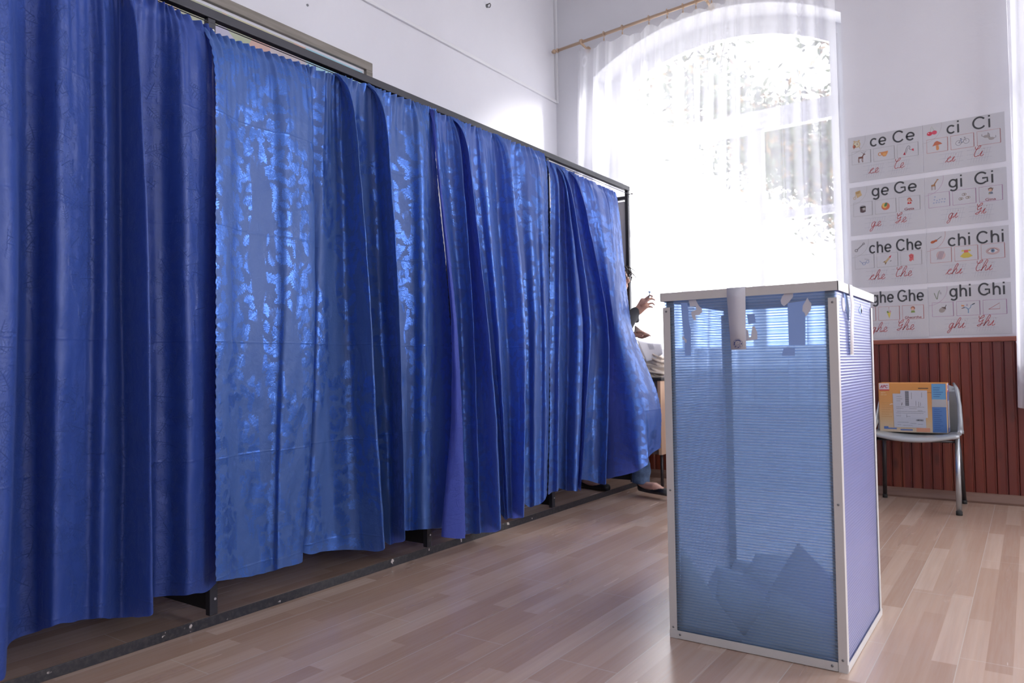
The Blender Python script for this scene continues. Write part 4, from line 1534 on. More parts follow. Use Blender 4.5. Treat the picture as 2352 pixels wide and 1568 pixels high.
def pic(s, mb, name, cx, cy, k):
    """one small printed picture centred at cx,cy; k is its half size"""
    P_ = lambda pts, col, lay=2: s.poly(mb, [(cx + x * k, cy + y * k) for x, y in pts], col, lay)
    E_ = lambda x, y, rx, ry, col, lay=2, rot=0: s.ell(mb, cx + x * k, cy + y * k, rx * k, ry * k, col, lay, rot)
    L_ = lambda pts, wd, col, lay=3, sm=False: s.line(mb, [(cx + x * k, cy + y * k) for x, y in pts], wd * k, col, lay, sm)
    R_ = lambda x, y, r, wd, col, lay=3: s.ringl(mb, cx + x * k, cy + y * k, r * k, wd * k, col, lay)
    br, tan, og = srgb(120, 82, 74), srgb(196, 170, 130), srgb(204, 140, 92)
    rd, yl, gn, bl, gy, sk = srgb(196, 62, 84), srgb(206, 190, 92), srgb(120, 150, 80), srgb(120, 140, 185), srgb(140, 138, 145), srgb(205, 165, 145)
    if name == 'clock':
        E_(0, 0, .62, .62, tan); E_(0, 0, .46, .46, srgb(205, 198, 178), 3); E_(-.45, -.35, .25, .3, srgb(190, 110, 90), 3)
        L_([(0, 0), (.15, .3)], .07, br, 4); L_([(0, 0), (.25, -.12)], .07, br, 4)
        for x in (-.4, .4): L_([(x, -.5), (x * 1.3, -.85)], .12, tan); E_(x, .62, .17, .13, tan)
    elif name == 'deer':
        P_([(-.5, .1), (.3, .15), (.35, -.25), (-.5, -.2)], br)
        for x in (-.48, -.33, .14, .28): L_([(x, -.1), (x - .05, -.55), (x + .02, -.95)], .08, br)
        P_([(.1, .12), (.35, .12), (.55, .5), (.38, .52)], br); E_(.52, .5, .2, .1, br, 3, -.3)
        for d in (-1, 1): L_([(.42, .55), (.35 + .2 * d, .8), (.42 + .45 * d, .98)], .05, gy); L_([(.38 + .2 * d, .8), (.3 + .1 * d, 1.0)], .04, gy)
    elif name == 'cup':
        P_([(-.6, .35), (.7, .45), (.6, .0), (.3, -.5), (-.1, -.5), (-.45, -.1)], og); R_(-.62, .05, .28, .12, og); E_(.1, -.1, .3, .25, srgb(214, 160, 100), 3)
    elif name == 'socks':
        L_([(-.5, -.6), (-.2, .3), (.1, .7), (.4, .5), (.3, .1), (.8, -.1)], .1, gy, 3, True); L_([(-.3, -.6), (0, .2), (.2, .4)], .08, gy)
        P_([(-.75, -.75), (-.35, -.85), (-.45, -.25)], rd, 4); P_([(.65, -.15), (.95, -.35), (.98, .1), (.7, .1)], rd, 4)
    elif name == 'cherries':
        E_(-.38, -.3, .42, .36, rd); E_(.36, -.2, .4, .36, srgb(205, 80, 104), 3); E_(-.55, -.2, .1, .09, srgb(230, 190, 195), 4)
        L_([(-.3, .0), (-.05, .95), (.35, .1)], .05, gn, 3)
    elif name == 'mushroom':
        P_([(-.75, -.1), (-.35, .6), (.0, .78), (.5, .45), (.8, .15), (.2, .05), (-.3, .0)], srgb(190, 110, 84)); P_([(-.18, 0), (.2, .04), (.3, -.7), (.1, -.9), (-.15, -.8)], og)
    elif name == 'bicycle':
        R_(-.55, -.2, .42, .06, gy); R_(.6, -.05, .42, .06, gy)
        L_([(-.55, -.2), (-.15, .3), (.4, .35), (.0, -.25), (-.55, -.2)], .06, srgb(80, 82, 110)); L_([(.0, -.25), (-.2, .45)], .06, bl); L_([(.6, -.05), (.38, .6)], .06, gy); L_([(-.32, .48), (-.06, .5)], .08, INK); L_([(.25, .66), (.5, .6)], .06, INK)
    elif name == 'cats':
        for ox, oy, f_ in ((-.35, .25, 1), (.4, -.25, -1)):
            E_(ox, oy - .05, .42, .24, srgb(165, 158, 158)); E_(ox + .35 * f_, oy + .2, .2, .2, srgb(165, 158, 158), 3)
            P_([(ox + .2 * f_, oy + .3), (ox + .26 * f_, oy + .62), (ox + .42 * f_, oy + .36)], gy, 4); L_([(ox - .4 * f_, oy), (ox - .62 * f_, oy + .1), (ox - .6 * f_, oy + .4)], .09, gy)
    elif name == 'satchel':
        P_([(-.45, .55), (.35, .75), (.62, -.2), (-.2, -.65)], tan); P_([(-.4, .5), (.3, .7), (.25, .2), (-.35, .05)], srgb(176, 146, 100), 3); R_(-.62, -.62, .22, .09, tan); L_([(-.45, .5), (-.4, -.2), (-.6, -.4)], .09, tan)
    elif name == 'jar':
        E_(0, .42, .5, .22, gy, 2); P_([(-.5, .4), (.5, .4), (.45, -.55), (.0, -.7), (-.45, -.55)], srgb(84, 70, 74)); P_([(-.05, .2), (.42, .25), (.4, -.25), (-.05, -.25)], srgb(170, 165, 165), 3)
    elif name == 'ball':
        E_(0, 0, .68, .68, srgb(200, 110, 80)); E_(-.2, .15, .36, .5, srgb(214, 175, 100), 3, .4); E_(.05, .3, .22, .4, srgb(90, 130, 84), 4, -.4)
    elif name in ('girl', 'girl_cap', 'boy'):
        hair = {'girl': srgb(176, 96, 80), 'girl_cap': srgb(120, 96, 84), 'boy': srgb(150, 84, 62)}[name]
        top = {'girl': srgb(196, 60, 60), 'girl_cap': srgb(120, 130, 150), 'boy': srgb(128, 150, 84)}[name]
        P_([(-.4, -.5), (.4, -.5), (.32, -.05), (-.3, -.05)], top); E_(0, .42, .4, .42, hair, 2); E_(-.05, .3, .28, .3, sk, 3)
        if name == 'girl_cap': L_([(-.45, .6), (.5, .62)], .14, hair, 4); P_([(-.35, -.5), (-.1, -.5), (-.15, -.2)], yl, 3)
        if name == 'girl': L_([(.35, .3), (.5, 0)], .18, hair, 2); P_([(-.2, -.1), (.2, -.1), (0, -.35)], srgb(220, 200, 195), 3)
    elif name == 'giraffe':
        P_([(-.4, -.05), (.2, .1), (.25, -.3), (-.4, -.35)], srgb(160, 118, 82)); P_([(.0, .1), (.22, .05), (.62, .75), (.5, .8)], srgb(160, 118, 82)); E_(.62, .8, .17, .08, srgb(160, 118, 82), 3, -.3)
        for x in (-.36, -.2, .1, .22): L_([(x, -.3), (x, -.95)], .07, srgb(150, 130, 120))
    elif name == 'snow':
        r2 = random.Random(5)
        for k_ in range(11):
            x, y = -.8 + .4 * (k_ % 5) + .1 * (k_ // 5), -.5 + .5 * (k_ // 5)
            E_(x, y + r2.uniform(-.1, .1), .13, .13, srgb(160, 168, 195))
    elif name == 'snowballs':
        for x, y in ((-.5, -.3), (0, .4), (.55, -.2)):
            R_(x - .1, y, .2, .06, srgb(140, 120, 95)); R_(x + .14, y + .02, .17, .06, srgb(140, 120, 95))
    elif name == 'wrench':
        L_([(-.5, -.45), (.55, .5)], .2, gy); R_(-.62, -.55, .22, .16, gy); R_(.66, .6, .15, .12, gy)
    elif name == 'glasses':
        R_(-.1, -.35, .24, .07, bl); R_(.5, -.05, .24, .07, bl); L_([(-.3, -.3), (-.85, .25)], .07, bl); L_([(.7, .05), (.75, .35), (.0, .5)], .06, gy); L_([(.1, -.25), (.3, -.12)], .07, bl)
    elif name == 'rocket':
        P_([(-.55, -.45), (-.25, -.6), (.5, .3), (.3, .55)], tan); P_([(.5, .28), (.3, .55), (.7, .8)], rd, 3)
        P_([(-.75, -.4), (-.3, -.1), (-.45, -.4)], srgb(150, 120, 70)); P_([(-.35, -.95), (-.1, -.4), (-.4, -.5)], srgb(150, 120, 70)); E_(.55, -.25, .16, .08, gy, 3, .5)
    elif name == 'ear':
        P_([(-.4, .5), (0, .75), (.4, .55), (.38, .0), (.35, -.6), (.2, -.35), (-.05, -.65), (-.35, -.45), (-.25, .0)], srgb(206, 104, 108)); R_(.02, .25, .22, .08, srgb(170, 70, 76), 3)
    elif name == 'violin':
        E_(-.45, -.3, .36, .24, srgb(186, 100, 66), 2, .3); E_(.0, -.12, .26, .2, srgb(186, 100, 66), 2, .3); L_([(.1, -.05), (.9, .55)], .08, INK)
    elif name == 'matches':
        E_(0, 0, .7, .75, srgb(196, 170, 172), 2)
        for x in (-.4, -.2, .0, .2): L_([(x - .2, -.75), (x + .3, .7)], .07, srgb(120, 128, 150))
    elif name == 'dress':
        P_([(-.3, .15), (.3, .15), (.95, -.55), (.3, -.8), (-.4, -.8), (-.95, -.5)], srgb(200, 180, 84)); P_([(-.35, .55), (.35, .55), (.3, .12), (-.3, .12)], srgb(206, 104, 96), 3)
        E_(-.5, .45, .2, .15, yl, 3); E_(.5, .45, .2, .15, yl, 3)
    elif name == 'eye':
        E_(0, 0, 1.0, .62, srgb(190, 165, 165), 2); P_([(-.7, 0), (-.3, .32), (.3, .34), (.75, 0), (.3, -.28), (-.3, -.28)], srgb(214, 212, 214), 3); E_(0, .04, .3, .3, srgb(110, 135, 165), 4); E_(0, .04, .12, .12, INK, 5)
        L_([(-.75, 0), (-.3, .34), (.3, .36), (.8, 0)], .07, br, 5, True)
    elif name == 'snowdrop':
        L_([(-.5, .3), (-.1, -.8), (.1, .2), (.35, .75)], .1, srgb(110, 128, 104), 3, True); E_(.45, .25, .15, .26, srgb(170, 168, 178), 3, .3)
    elif name == 'acorn':
        E_(-.1, -.12, .5, .42, srgb(158, 150, 146), 2, .5); P_([(-.2, .42), (.45, .4), (.5, -.05), (.2, .12), (-.1, .3)], srgb(104, 90, 88), 3); L_([(.35, .3), (.55, .75)], .09, INK)
    elif name == 'slingshot':
        L_([(0, -.85), (0, -.2), (-.35, .15), (-.7, .2)], .16, srgb(130, 160, 190), 2, True); L_([(0, -.2), (.35, .1), (.45, .5), (.95, .7)], .12, srgb(130, 160, 190), 2)
        L_([(-1.0, .5), (-.55, .42)], .22, og); L_([(-.95, .0), (-.5, .12)], .12, br); L_([(.6, .6), (1.0, .78)], .13, INK); E_(-.15, .55, .14, .2, srgb(175, 160, 180))
    elif name == 'triangle':
        L_([(-.9, -.35), (.7, .65), (.7, -.35), (-.9, -.35)], .06, srgb(176, 74, 78))
    elif name == 'icecream':
        P_([(-.3, .1), (.3, .1), (.05, -.95)], yl); E_(-.15, .25, .2, .2, gn, 3); E_(.15, .3, .2, .2, srgb(190, 150, 160), 3); E_(0, .5, .2, .2, srgb(190, 180, 185), 4); E_(0, .95, .06, .06, rd)
    elif name == 'ball_wool':
        E_(.1, 0, .55, .55, srgb(190, 150, 130))


def alphabet_card(row, side, low, cap, cur1, cur2, corner, pics, cap_text, frame, circ, desc):
    zt = {0: 2.365, 1: 2.028, 2: 1.675, 3: 1.322}[row]
    hg = {0: .302, 1: .322, 2: .318, 3: .309}[row]
    x0 = -.957 if side == 0 else -.517
    if row == 0 and side == 1: zt += .0
    if row == 3 and side == 1: zt += .008
    cd_ = Card(x0, zt, .436 if side == 0 else .436, hg)
    s = hg / .302
    N = 14

    def fn(u, v):  # slight waviness of the laminated sheet
        return Vector((x0 + .436 * u, YW - .0014, zt - hg + hg * v))
    mb = MB()
    mb.box((x0, YW - .0018, zt - hg), (x0 + .436, YW - .0004, zt))
    o = mb.build('alphabet_card', M_CARD, None, (x0 + .218, YW, zt - hg))
    tag(o, desc, 'alphabet card', 'alphabet cards on the wall')
    # big printed letters
    mb = MB()
    sz = .104
    b1, w1, b2, w2 = {'ce': (.134, .096, .267, .128), 'ci': (.133, .068, .269, .096), 'ge': (.134, .102, .266, .131), 'gi': (.132, .075, .270, .100),
                      'che': (.109, .131, .268, .146), 'chi': (.119, .119, .270, .141), 'ghe': (.116, .128, .266, .150), 'ghi': (.117, .115, .269, .138)}[low]
    yb = {'ge': .245, 'ghe': .235, 'gi': .236, 'ghi': .238}.get(low, .220)
    cd_.sans(mb, low, b1, yb, sz, INK, w1)
    mb.build('lowercase_letters', M_INK, o)
    mb = MB()
    cd_.sans(mb, cap, b2, yb, sz, INK, w2)
    mb.build('capital_letters', M_INK, o)
    mb = MB()
    gc = srgb(140, 142, 165)
    for gx in (.085, .235):
        for k in range(3):
            y = (.042 + .028 * k) * s
            cd_.line(mb, [(gx, y), (gx + .13, y)], .0007, gc, 1)
        for k in range(7):
            x = gx + .018 + .014 * k
            cd_.line(mb, [(x, .018 * s), (x + .022, .098 * s)], .0006, gc, 1)
    L_ = len(low)
    cd_.cursive(mb, cur1, .118 if L_ == 2 else .100, .045 * s, .060, RED)
    cd_.cursive(mb, cur2, .262 if L_ == 2 else .250, .052 * s, .062, RED)
    mb.build('handwritten_letters', M_INK, o)
    # corner picture in its arc
    mb = MB()
    cd_.ringl(mb, .0, hg - .012, .105, .0012, circ, 2, -PI / 2 + .02, .12)
    mb2k = (.052, hg - .050)
    pic(cd_, mb, corner, mb2k[0], mb2k[1], .036)
    mb.build('corner_picture', M_INK, o)
    bx = [(.020, .135), (.152, .275), (.292, .412)]
    for k, (a, b) in enumerate(bx):
        mb = MB()
        z0, z1 = .118 * s, .204 * s
        cd_.line(mb, [(a, z0), (b, z0), (b, z1), (a, z1), (a, z0)], .0016, frame, 2)
        cd_.line(mb, [(b, z0), (b, z1)], .0028, frame, 2)
        hastext = cap_text and k == 2
        pic(cd_, mb, pics[k], (a + b) / 2, (z0 + z1) / 2 + (.012 if hastext else 0), .036 if not hastext else .030)
        if hastext:
            cd_.text(mb, cap_text, a + .012 if len(cap_text) > 5 else a + .03, z0 + .004, .022, srgb(150, 80, 88), .0003, 3, .095 if len(cap_text) > 5 else .056)
        mb.build('picture', M_INK, o)


GF = srgb(158, 158, 160)
RF = srgb(190, 96, 92)
PF = srgb(168, 100, 160)
alphabet_card(0, 0, 'ce', 'Ce', 'ce', 'Ce', 'clock', ('deer', 'cup', 'socks'), None, GF, GF, 'alphabet card reading ce Ce, with a deer and a cup')
alphabet_card(0, 1, 'ci', 'Ci', 'ci', 'Ci', 'cherries', ('mushroom', 'bicycle', 'cats'), None, RF, GF, 'alphabet card reading ci Ci, with cherries, mushroom and bicycle')
alphabet_card(1, 0, 'ge', 'Ge', 'ge', 'Ge', 'satchel', ('jar', 'ball', 'girl'), 'Geta', GF, GF, 'alphabet card reading ge Ge, with a satchel and a ball')
alphabet_card(1, 1, 'gi', 'Gi', 'gi', 'Gi', 'giraffe', ('snow', 'snowballs', 'girl_cap'), 'Gina', PF, PF, 'alphabet card reading gi Gi, with a giraffe')
alphabet_card(2, 0, 'che', 'Che', 'che', 'Che', 'wrench', ('glasses', 'rocket', 'ear'), None, GF, GF, 'alphabet card reading che Che, with a wrench and an ear')
alphabet_card(2, 1, 'chi', 'Chi', 'chi', 'Chi', 'violin', ('matches', 'dress', 'eye'), None, RF, RF, 'alphabet card reading chi Chi, with a violin and an eye')
alphabet_card(3, 0, 'ghe', 'Ghe', 'ghe', 'Ghe', 'ball_wool', ('ball_wool', 'icecream', 'boy'), 'Gheorghe', RF, RF, 'alphabet card reading ghe Ghe, partly behind the ballot box')
alphabet_card(3, 1, 'ghi', 'Ghi', 'ghi', 'Ghi', 'snowdrop', ('acorn', 'slingshot', 'triangle'), None, PF, PF, 'alphabet card reading ghi Ghi, just above the wainscot')

# ------------------------------------------------------------------ chair
ch = thing('chair', 'silver plastic chair with metal tube legs against the red wainscot', 'chair', (-.565, 5.06, 0))
sx0, sx1 = -.790, -.338
mb = MB()


def seat_fn(u, v):
    # u across, v front(0) to back(1)
    x = sx0 + (sx1 - sx0) * u
    y = 4.845 + .36 * v - .028 * math.sin(PI * u) * (1 - v)
    z = .455 - .030 * math.sin(PI * u) ** 1.0 * (1 - .5 * v) - .012 * v
    if v < .06: z -= .010 * (1 - v / .06)
    return Vector((x, y, z))


mb.grid(seat_fn, 25, 19)
se = mb.build('seat', M_CHAIR, ch)
so = se.modifiers.new('s', 'SOLIDIFY'); so.thickness = .008; so.offset = -1
# rolled front lip
mb = MB()
mb.tube([seat_fn(k / 20, 0) + Vector((0, 0, -.004)) for k in range(21)], .011, 10)
mb.build('seat_lip', M_CHAIR, ch)
mb = MB()


def back_fn(u, v):
    wd = 1 - .10 * v
    x = (sx0 + sx1) / 2 + (u - .5) * (sx1 - sx0) * wd
    bow = (abs(u - .5) * 2) ** 3
    y = 5.215 + .055 * v - .09 * bow * (1 - .55 * v)
    z = .432 + .298 * v - .035 * (bow if v > .9 else 0)
    return Vector((x, y, z))


mb.grid(back_fn, 31, 17)
bk = mb.build('backrest', M_CHAIR, ch)
so = bk.modifiers.new('s', 'SOLIDIFY'); so.thickness = .007
for sgn in (0, 1):
    mb = MB()
    x = sx0 if sgn == 0 else sx1
    c_ = (sx0 + sx1) / 2
    xt = c_ + (x - c_) * .87
    pts = [(x, 4.85, .455), (x, 4.93, .462), (x + (c_ - x) * .02, 5.03, .50), (x + (c_ - x) * .06, 5.12, .60), (xt, 5.175, .70), (xt + (c_ - xt) * .08, 5.20, .728)]
    mb.tube(pts, [.012, .014, .014, .012, .010, .007], 10)
    mb.build('side_rim', M_CHAIR, ch)
for (x, y, xt, yt, m_, r_) in ((-.352, 4.863, -.352, 4.90, M_CHROME, .0145), (-.778, 4.863, -.778, 4.90, M_CHROME, .0145), (-.352, 5.262, -.37, 5.17, M_DARKTUBE, .0125), (-.785, 5.262, -.765, 5.17, M_DARKTUBE, .0125)):
    mb = MB()
    mb.tube([(x, y, .02), (x + (xt - x) * .5, y + (yt - y) * .5, .25), (xt, yt, .435)], [r_, r_, r_ * .9], 12)
    lg = mb.build('leg', m_, ch)
    mb = MB(); mb.tube([(x, y, 0), (x, y, .022)], r_ + .002, 12); mb.build('rubber_foot', M_RUBBER, lg)
mb = MB(); mb.tube([(-.778, 4.90, .405), (-.352, 4.90, .405)], .008, 8); mb.tube([(-.765, 5.17, .405), (-.37, 5.17, .405)], .008, 8)
mb.tube([(-.778, 4.90, .405), (-.765, 5.17, .405)], .008, 8); mb.tube([(-.352, 4.90, .405), (-.37, 5.17, .405)], .008, 8)
mb.build('under_frame', M_DARKTUBE, ch)

# ------------------------------------------------------------------ carton on the chair
KX0, KX1, KY0, KY1, KZ0, KZ1 = -.768, -.405, 5.02, 5.15, .4385, .735
M_KRAFT = mat('orange_carton', srgb(212, 164, 110), .55)
ct = thing('carton', 'orange and blue printed carton with paper labels standing on the silver chair', 'carton', ((KX0 + KX1) / 2, 5.08, KZ0))


def carton_body_mat():
    m = mat('carton_print', (.6, .4, .2), .55)
    t = NT(m)
    sep = t.n('ShaderNodeSeparateXYZ')
    t.l(t.coord('Object'), sep.inputs[0])
    col = t.ramp(t.math('DIVIDE', sep.outputs[2], KZ1 - KZ0), [(.0, srgb(204, 186, 164)), (.25, srgb(206, 172, 130)), (.6, srgb(208, 152, 92)), (1, srgb(210, 146, 80))])
    t.l(col, t.b.inputs['Base Color'])
    return m


mb = MB(); mb.box((KX0, KY0, KZ0), (KX1, KY1, KZ1))
bevel(mb.build('box_body', carton_body_mat(), ct), .005, 3)
yy = KY0 - .0006


def kq(mb, x0, z0, x1, z1, col, lay=0, sk=0):
    """rectangle on the carton front, in metres from its lower left"""
    y = yy - .0003 * lay
    mb.add([(KX0 + x0, y, KZ0 + z0), (KX0 + x1, y, KZ0 + z0), (KX0 + x1 + sk, y, KZ0 + z1), (KX0 + x0 + sk, y, KZ0 + z1)], [(0, 1, 2, 3)], 0, col)


def ktext(mb, s_, x, z, size, col, lay, off=0, maxw=None, shear=0):
    vs, fs = text_polys(s_, size, off, shear)
    k = maxw / max(v[0] for v in vs) if maxw else 1
    mb.add([(KX0 + x + v[0] * k, yy - .0003 * lay, KZ0 + z + v[1]) for v in vs], fs, 0, col)


mb = MB()
kq(mb, .285, .005, .358, .292, srgb(84, 122, 178))
kq(mb, .286, .200, .356, .290, srgb(100, 156, 200), 1)
kq(mb, .285, .155, .360, .200, srgb(172, 172, 176), 2)
for z in [.02 + .012 * k for k in range(11)] + [.215, .228, .241, .254, .267]:
    kq(mb, .293, z, .293 + random.uniform(.03, .055), z + .003, srgb(60, 96, 156), 3)
kq(mb, .200, .006, .272, .030, srgb(214, 150, 122), 1)
mb.build('blue_panel', M_INK, ct)
mb = MB()
kq(mb, .004, .255, .060, .294, srgb(212, 200, 206), 1)
kq(mb, .006, .250, .060, .257, srgb(196, 60, 64), 2)
ktext(mb, 'APC', .010, .266, .026, srgb(176, 62, 86), 3, .0006, .044, .25)
ktext(mb, '480VA', .012, .234, .010, srgb(226, 206, 176), 3)
ktext(mb, '230 volt', .012, .222, .010, srgb(226, 206, 176), 3)
for k in range(7):
    kq(mb, .015, .175 - .014 * k, .015 + random.uniform(.04, .06), .178 - .014 * k, srgb(196, 150, 96), 1)
kq(mb, .026, .018, .095, .026, srgb(84, 110, 170), 2); kq(mb, .026, .026, .05, .034, srgb(84, 110, 170), 2)
kq(mb, .115, .012, .180, .020, srgb(84, 110, 170), 2)
kq(mb, .058, .165, .064, .168, srgb(230, 220, 214), 2, .006); kq(mb, .064, .168, .078, .171, srgb(230, 220, 214), 2, .004)
kq(mb, .215, .262, .268, .267, srgb(70, 60, 56), 2); kq(mb, .262, .238, .284, .240, srgb(90, 70, 56), 2)
mb.build('print', M_INK, ct)
mb = MB()
kq(mb, .082, .030, .252, .232, srgb(186, 188, 200), 3, -.004); kq(mb, .120, .090, .262, .252, srgb(190, 192, 204), 4)
GRK = srgb(130, 132, 142)
kq(mb, .145, .160, .165, .248, GRK, 5)
for k in range(8): kq(mb, .145, .162 + .011 * k, .165, .166 + .011 * k, srgb(96, 98, 106), 6)
for (a, b, z) in [(.098, .125, .215), (.098, .13, .200), (.098, .12, .188), (.095, .135, .142), (.165, .205, .142), (.21, .235, .13), (.095, .24, .115), (.095, .12, .098), (.15, .17, .095), (.10, .16, .06), (.17, .20, .055), (.10, .12, .045), (.13, .18, .042), (.21, .235, .05), (.10, .25, .125), (.095, .245, .152)]:
    kq(mb, a, z, b, z + .0018, GRK, 6)
for (a, z0, z1) in [(.178, .20, .24), (.20, .16, .19), (.215, .155, .185), (.225, .16, .18), (.232, .21, .24), (.15, .09, .11)]:
    kq(mb, a, z0, a + .002, z1, GRK, 6)
r3 = random.Random(8)
x = .200
while x < .238:
    wd = r3.uniform(.0008, .0026); kq(mb, x, .070, x + wd, .080, srgb(70, 72, 82), 6); x += wd + r3.uniform(.0008, .002)
kq(mb, .124, .162, .1265, .178, srgb(40, 40, 48), 6, .003)
mb.build('shipping_label', M_INK, ct)['label'] = 'two overlapping white shipping sheets with a barcode'
# side face
mb = MB()
xx = KX1 + .0006


def sq(y0, z0, y1, z1, col, lay=0):
    x = xx + .0003 * lay
    mb.add([(x, KY0 + y0, KZ0 + z0), (x, KY0 + y1, KZ0 + z0), (x, KY0 + y1, KZ0 + z1), (x, KY0 + y0, KZ0 + z1)], [(0, 1, 2, 3)], 0, col)


sq(.004, .004, .126, .292, srgb(96, 104, 150)); sq(.004, .245, .075, .292, srgb(214, 206, 212), 1); sq(.01, .243, .07, .252, srgb(196, 60, 64), 2)
sq(.02, .262, .05, .282, srgb(176, 62, 86), 2); sq(.02, .03, .115, .19, srgb(180, 180, 190), 2)
mb.build('side_print', M_INK, ct)

# ------------------------------------------------------------------ desk by the window, things on it
dk = thing('desk', 'small dark topped school desk half hidden behind the blue curtain', 'desk', (-2.5, 5.08, 0))
DX0, DX1, DY0, DY1, DZ = -2.80, -2.135, 4.90, 5.165, .775
mb = MB(); mb.box((DX0, DY0, DZ - .022), (DX1, DY1, DZ)); bevel(mb.build('desk_top', M_DESKTOP, dk), .003)
mb = MB(); mb.box((DX0 + .03, DY0 + .03, .23), (DX1 - .04, DY0 + .045, DZ - .023)); mb.build('front_panel', M_DESKSIDE, dk)
for x in (DX0 + .02, DX1 - .035):
    mb = MB(); mb.box((x, DY0 + .01, .23), (x + .022, DY1 - .02, DZ - .023)); mb.build('side_panel', M_LIGHTWOOD, dk)
for x in (DX0 + .03, DX1 - .03):
    for y in (DY0 + .07, DY1 - .05):
        mb = MB(); mb.tube([(x - .01, y, 0), (x - .01, y, .24)], .011, 10); mb.build('leg', M_DARKTUBE, dk)

# jacket: folded heap
mb = MB()


def heap(c, rx, ry, rz, sd, n=26):
    def fn(u, v):
        th = 2 * PI * u; ph = PI * v
        d = Vector((math.sin(ph) * math.cos(th), math.sin(ph) * math.sin(th), math.cos(ph)))
        w_ = 1 + .16 * math.sin(9 * d.z + 4 * d.x + sd) + .12 * noise.noise(d * 2.3 + Vector((sd, 0, 0)))
        p = Vector((d.x * rx, d.y * ry, d.z * rz)) * w_
        q = Vector(c) + p
        q.z = max(q.z, DZ + .001)
        return q
    mb.grid(fn, n * 2, n, closed_u=True)


heap((-2.29, 5.04, DZ + .045), .15, .085, .06, 1)
heap((-2.27, 5.02, DZ + .105), .13, .06, .05, 4)
heap((-2.20, 4.99, DZ + .13), .05, .04, .045, 9)
heap((-2.36, 5.06, DZ + .13), .045, .05, .11, 7)
heap((-2.22, 5.04, DZ + .06), .05, .07, .055, 2.4)
jk = mb.build('folded_jacket', M_BEIGE, None, (-2.30, 5.06, DZ))
tag(jk, 'cream beige jacket heaped on the end of the desk', 'jacket')
# papers above it
def sheet(name, label, px4, ys, m_, bow=.01, group=None):
    a, b, c, d = [at(q[0], q[1], 1, y_) for q, y_ in zip(px4, ys)]
    n_ = (b - a).cross(d - a).normalized()
    mb = MB(); mb.grid(lambda u, v: (a * (1 - u) + b * u) * (1 - v) + (d * (1 - u) + c * u) * v + n_ * bow * math.sin(PI * u), 12, 10)
    cen = (a + b + c + d) / 4
    o = mb.build(name, m_, None, (cen.x, cen.y, min(p.z for p in (a, b, c, d))))
    so = o.modifiers.new('s', 'SOLIDIFY'); so.thickness = .0012
    tag(o, label, 'paper', group)
    return o, (a, b, c, d), n_


sh, q4, n_ = sheet('paper_sheet', 'pale curved paper sheet leaning on the beige jacket', [(1484, 830), (1522, 812), (1520, 789), (1462, 780)], (4.93, 4.95, 5.04, 5.02), M_PAPER, -.012)
mb = MB()
a, b, c, d = q4
for k in range(6):
    v = .86 - .06 * k
    def pp(u, v): return (a * (1 - u) + b * u) * (1 - v) + (d * (1 - u) + c * u) * v + n_ * (-.012 * math.sin(PI * u)) + Vector((0, -.003, .001))
    mb.add([pp(.38, v), pp(.62, v), pp(.62, v + .016), pp(.38, v + .016)], [(0, 1, 2, 3)], 0, srgb(130, 130, 150))
mb.build('printed_lines', M_INK, sh)
mb = MB(); mb.ball((-2.36, 5.07, DZ + .235), .03, 12, 0, (1.2, .8, .35))
tag(mb.build('pouch', M_SHOE, None, (-2.36, 5.07, DZ + .22)), 'small dark pouch lying on top of the beige jacket', 'pouch')

# ------------------------------------------------------------------ person
pe = thing('person', 'person in dark sleeve, jeans and black flats stepping out behind the curtain', 'person', (-2.38, 4.66, 0))


def fuse(o, vox=.006, sm=4):
    r_ = o.modifiers.new('remesh', 'REMESH'); r_.mode = 'VOXEL'; r_.voxel_size = vox; r_.use_smooth_shade = True
    s_ = o.modifiers.new('smooth', 'SMOOTH'); s_.factor = .5; s_.iterations = sm
    return o


V3 = Vector
# joints
HIP = V3((-2.43, 4.70, .90)); CH_ = V3((-2.425, 4.735, 1.20)); NK = V3((-2.415, 4.745, 1.345)); HD = V3((-2.394, 4.75, 1.475))
hipR, hipL = HIP + V3((.0, -.08, -.02)), HIP + V3((0, .08, -.02))
kneeR, ankR = V3((-2.245, 4.60, .50)), V3((-2.125, 4.545, .12))      # leading leg
kneeL, ankL = V3((-2.44, 4.70, .48)), V3((-2.60, 4.645, .085))       # trailing leg
shR, shL = V3((-2.42, 4.60, 1.30)), V3((-2.42, 4.87 - .03, 1.30))
# raised hand with the stamp, from the pixel frame of the photo at its real distance
hy = 4.77
wrR = at(1462, 712, 1, hy)
elR = V3((-2.30, 4.66, 1.12))
palm = at(1478, 700, 1, hy)
body = MB()
body.capsules([HIP, HIP + V3((0, .01, .14)), CH_, NK + V3((0, 0, -.04))], [.105, .095, .115, .06], 14)
body.capsules([NK, HD + V3((-.01, 0, -.05))], [.048, .05], 12)
# head with face turned to +x
body.ball(HD + V3((-.012, 0, .02)), .088, 20, 0, (1.08, .86, 1.1))
body.ball(HD + V3((.018, 0, -.04)), .066, 16, 0, (1, .85, 1.05))
body.ball(HD + V3((.050, 0, -.078)), .024, 12)
body.tube([HD + V3((.078, 0, .02)), HD + V3((.098, 0, -.018)), HD + V3((.082, 0, -.026))], [.007, .011, .012], 8)
for s_ in (-1, 1):
    body.ball(HD + V3((-.012, s_ * .076, -.005)), .022, 10, 0, (.7, .35, 1.2))
    body.ball(HD + V3((.068, s_ * .030, .004)), .016, 10)
body.ball(HD + V3((.080, 0, -.050)), .014, 10, 0, (.6, 1.3, .35))
body.ball(HD + V3((.078, 0, -.058)), .013, 10, 0, (.6, 1.2, .35))
body.capsules([hipR, kneeR, ankR], [.085, .055, .036], 12)
body.capsules([hipL, kneeL, ankL], [.085, .055, .036], 12)
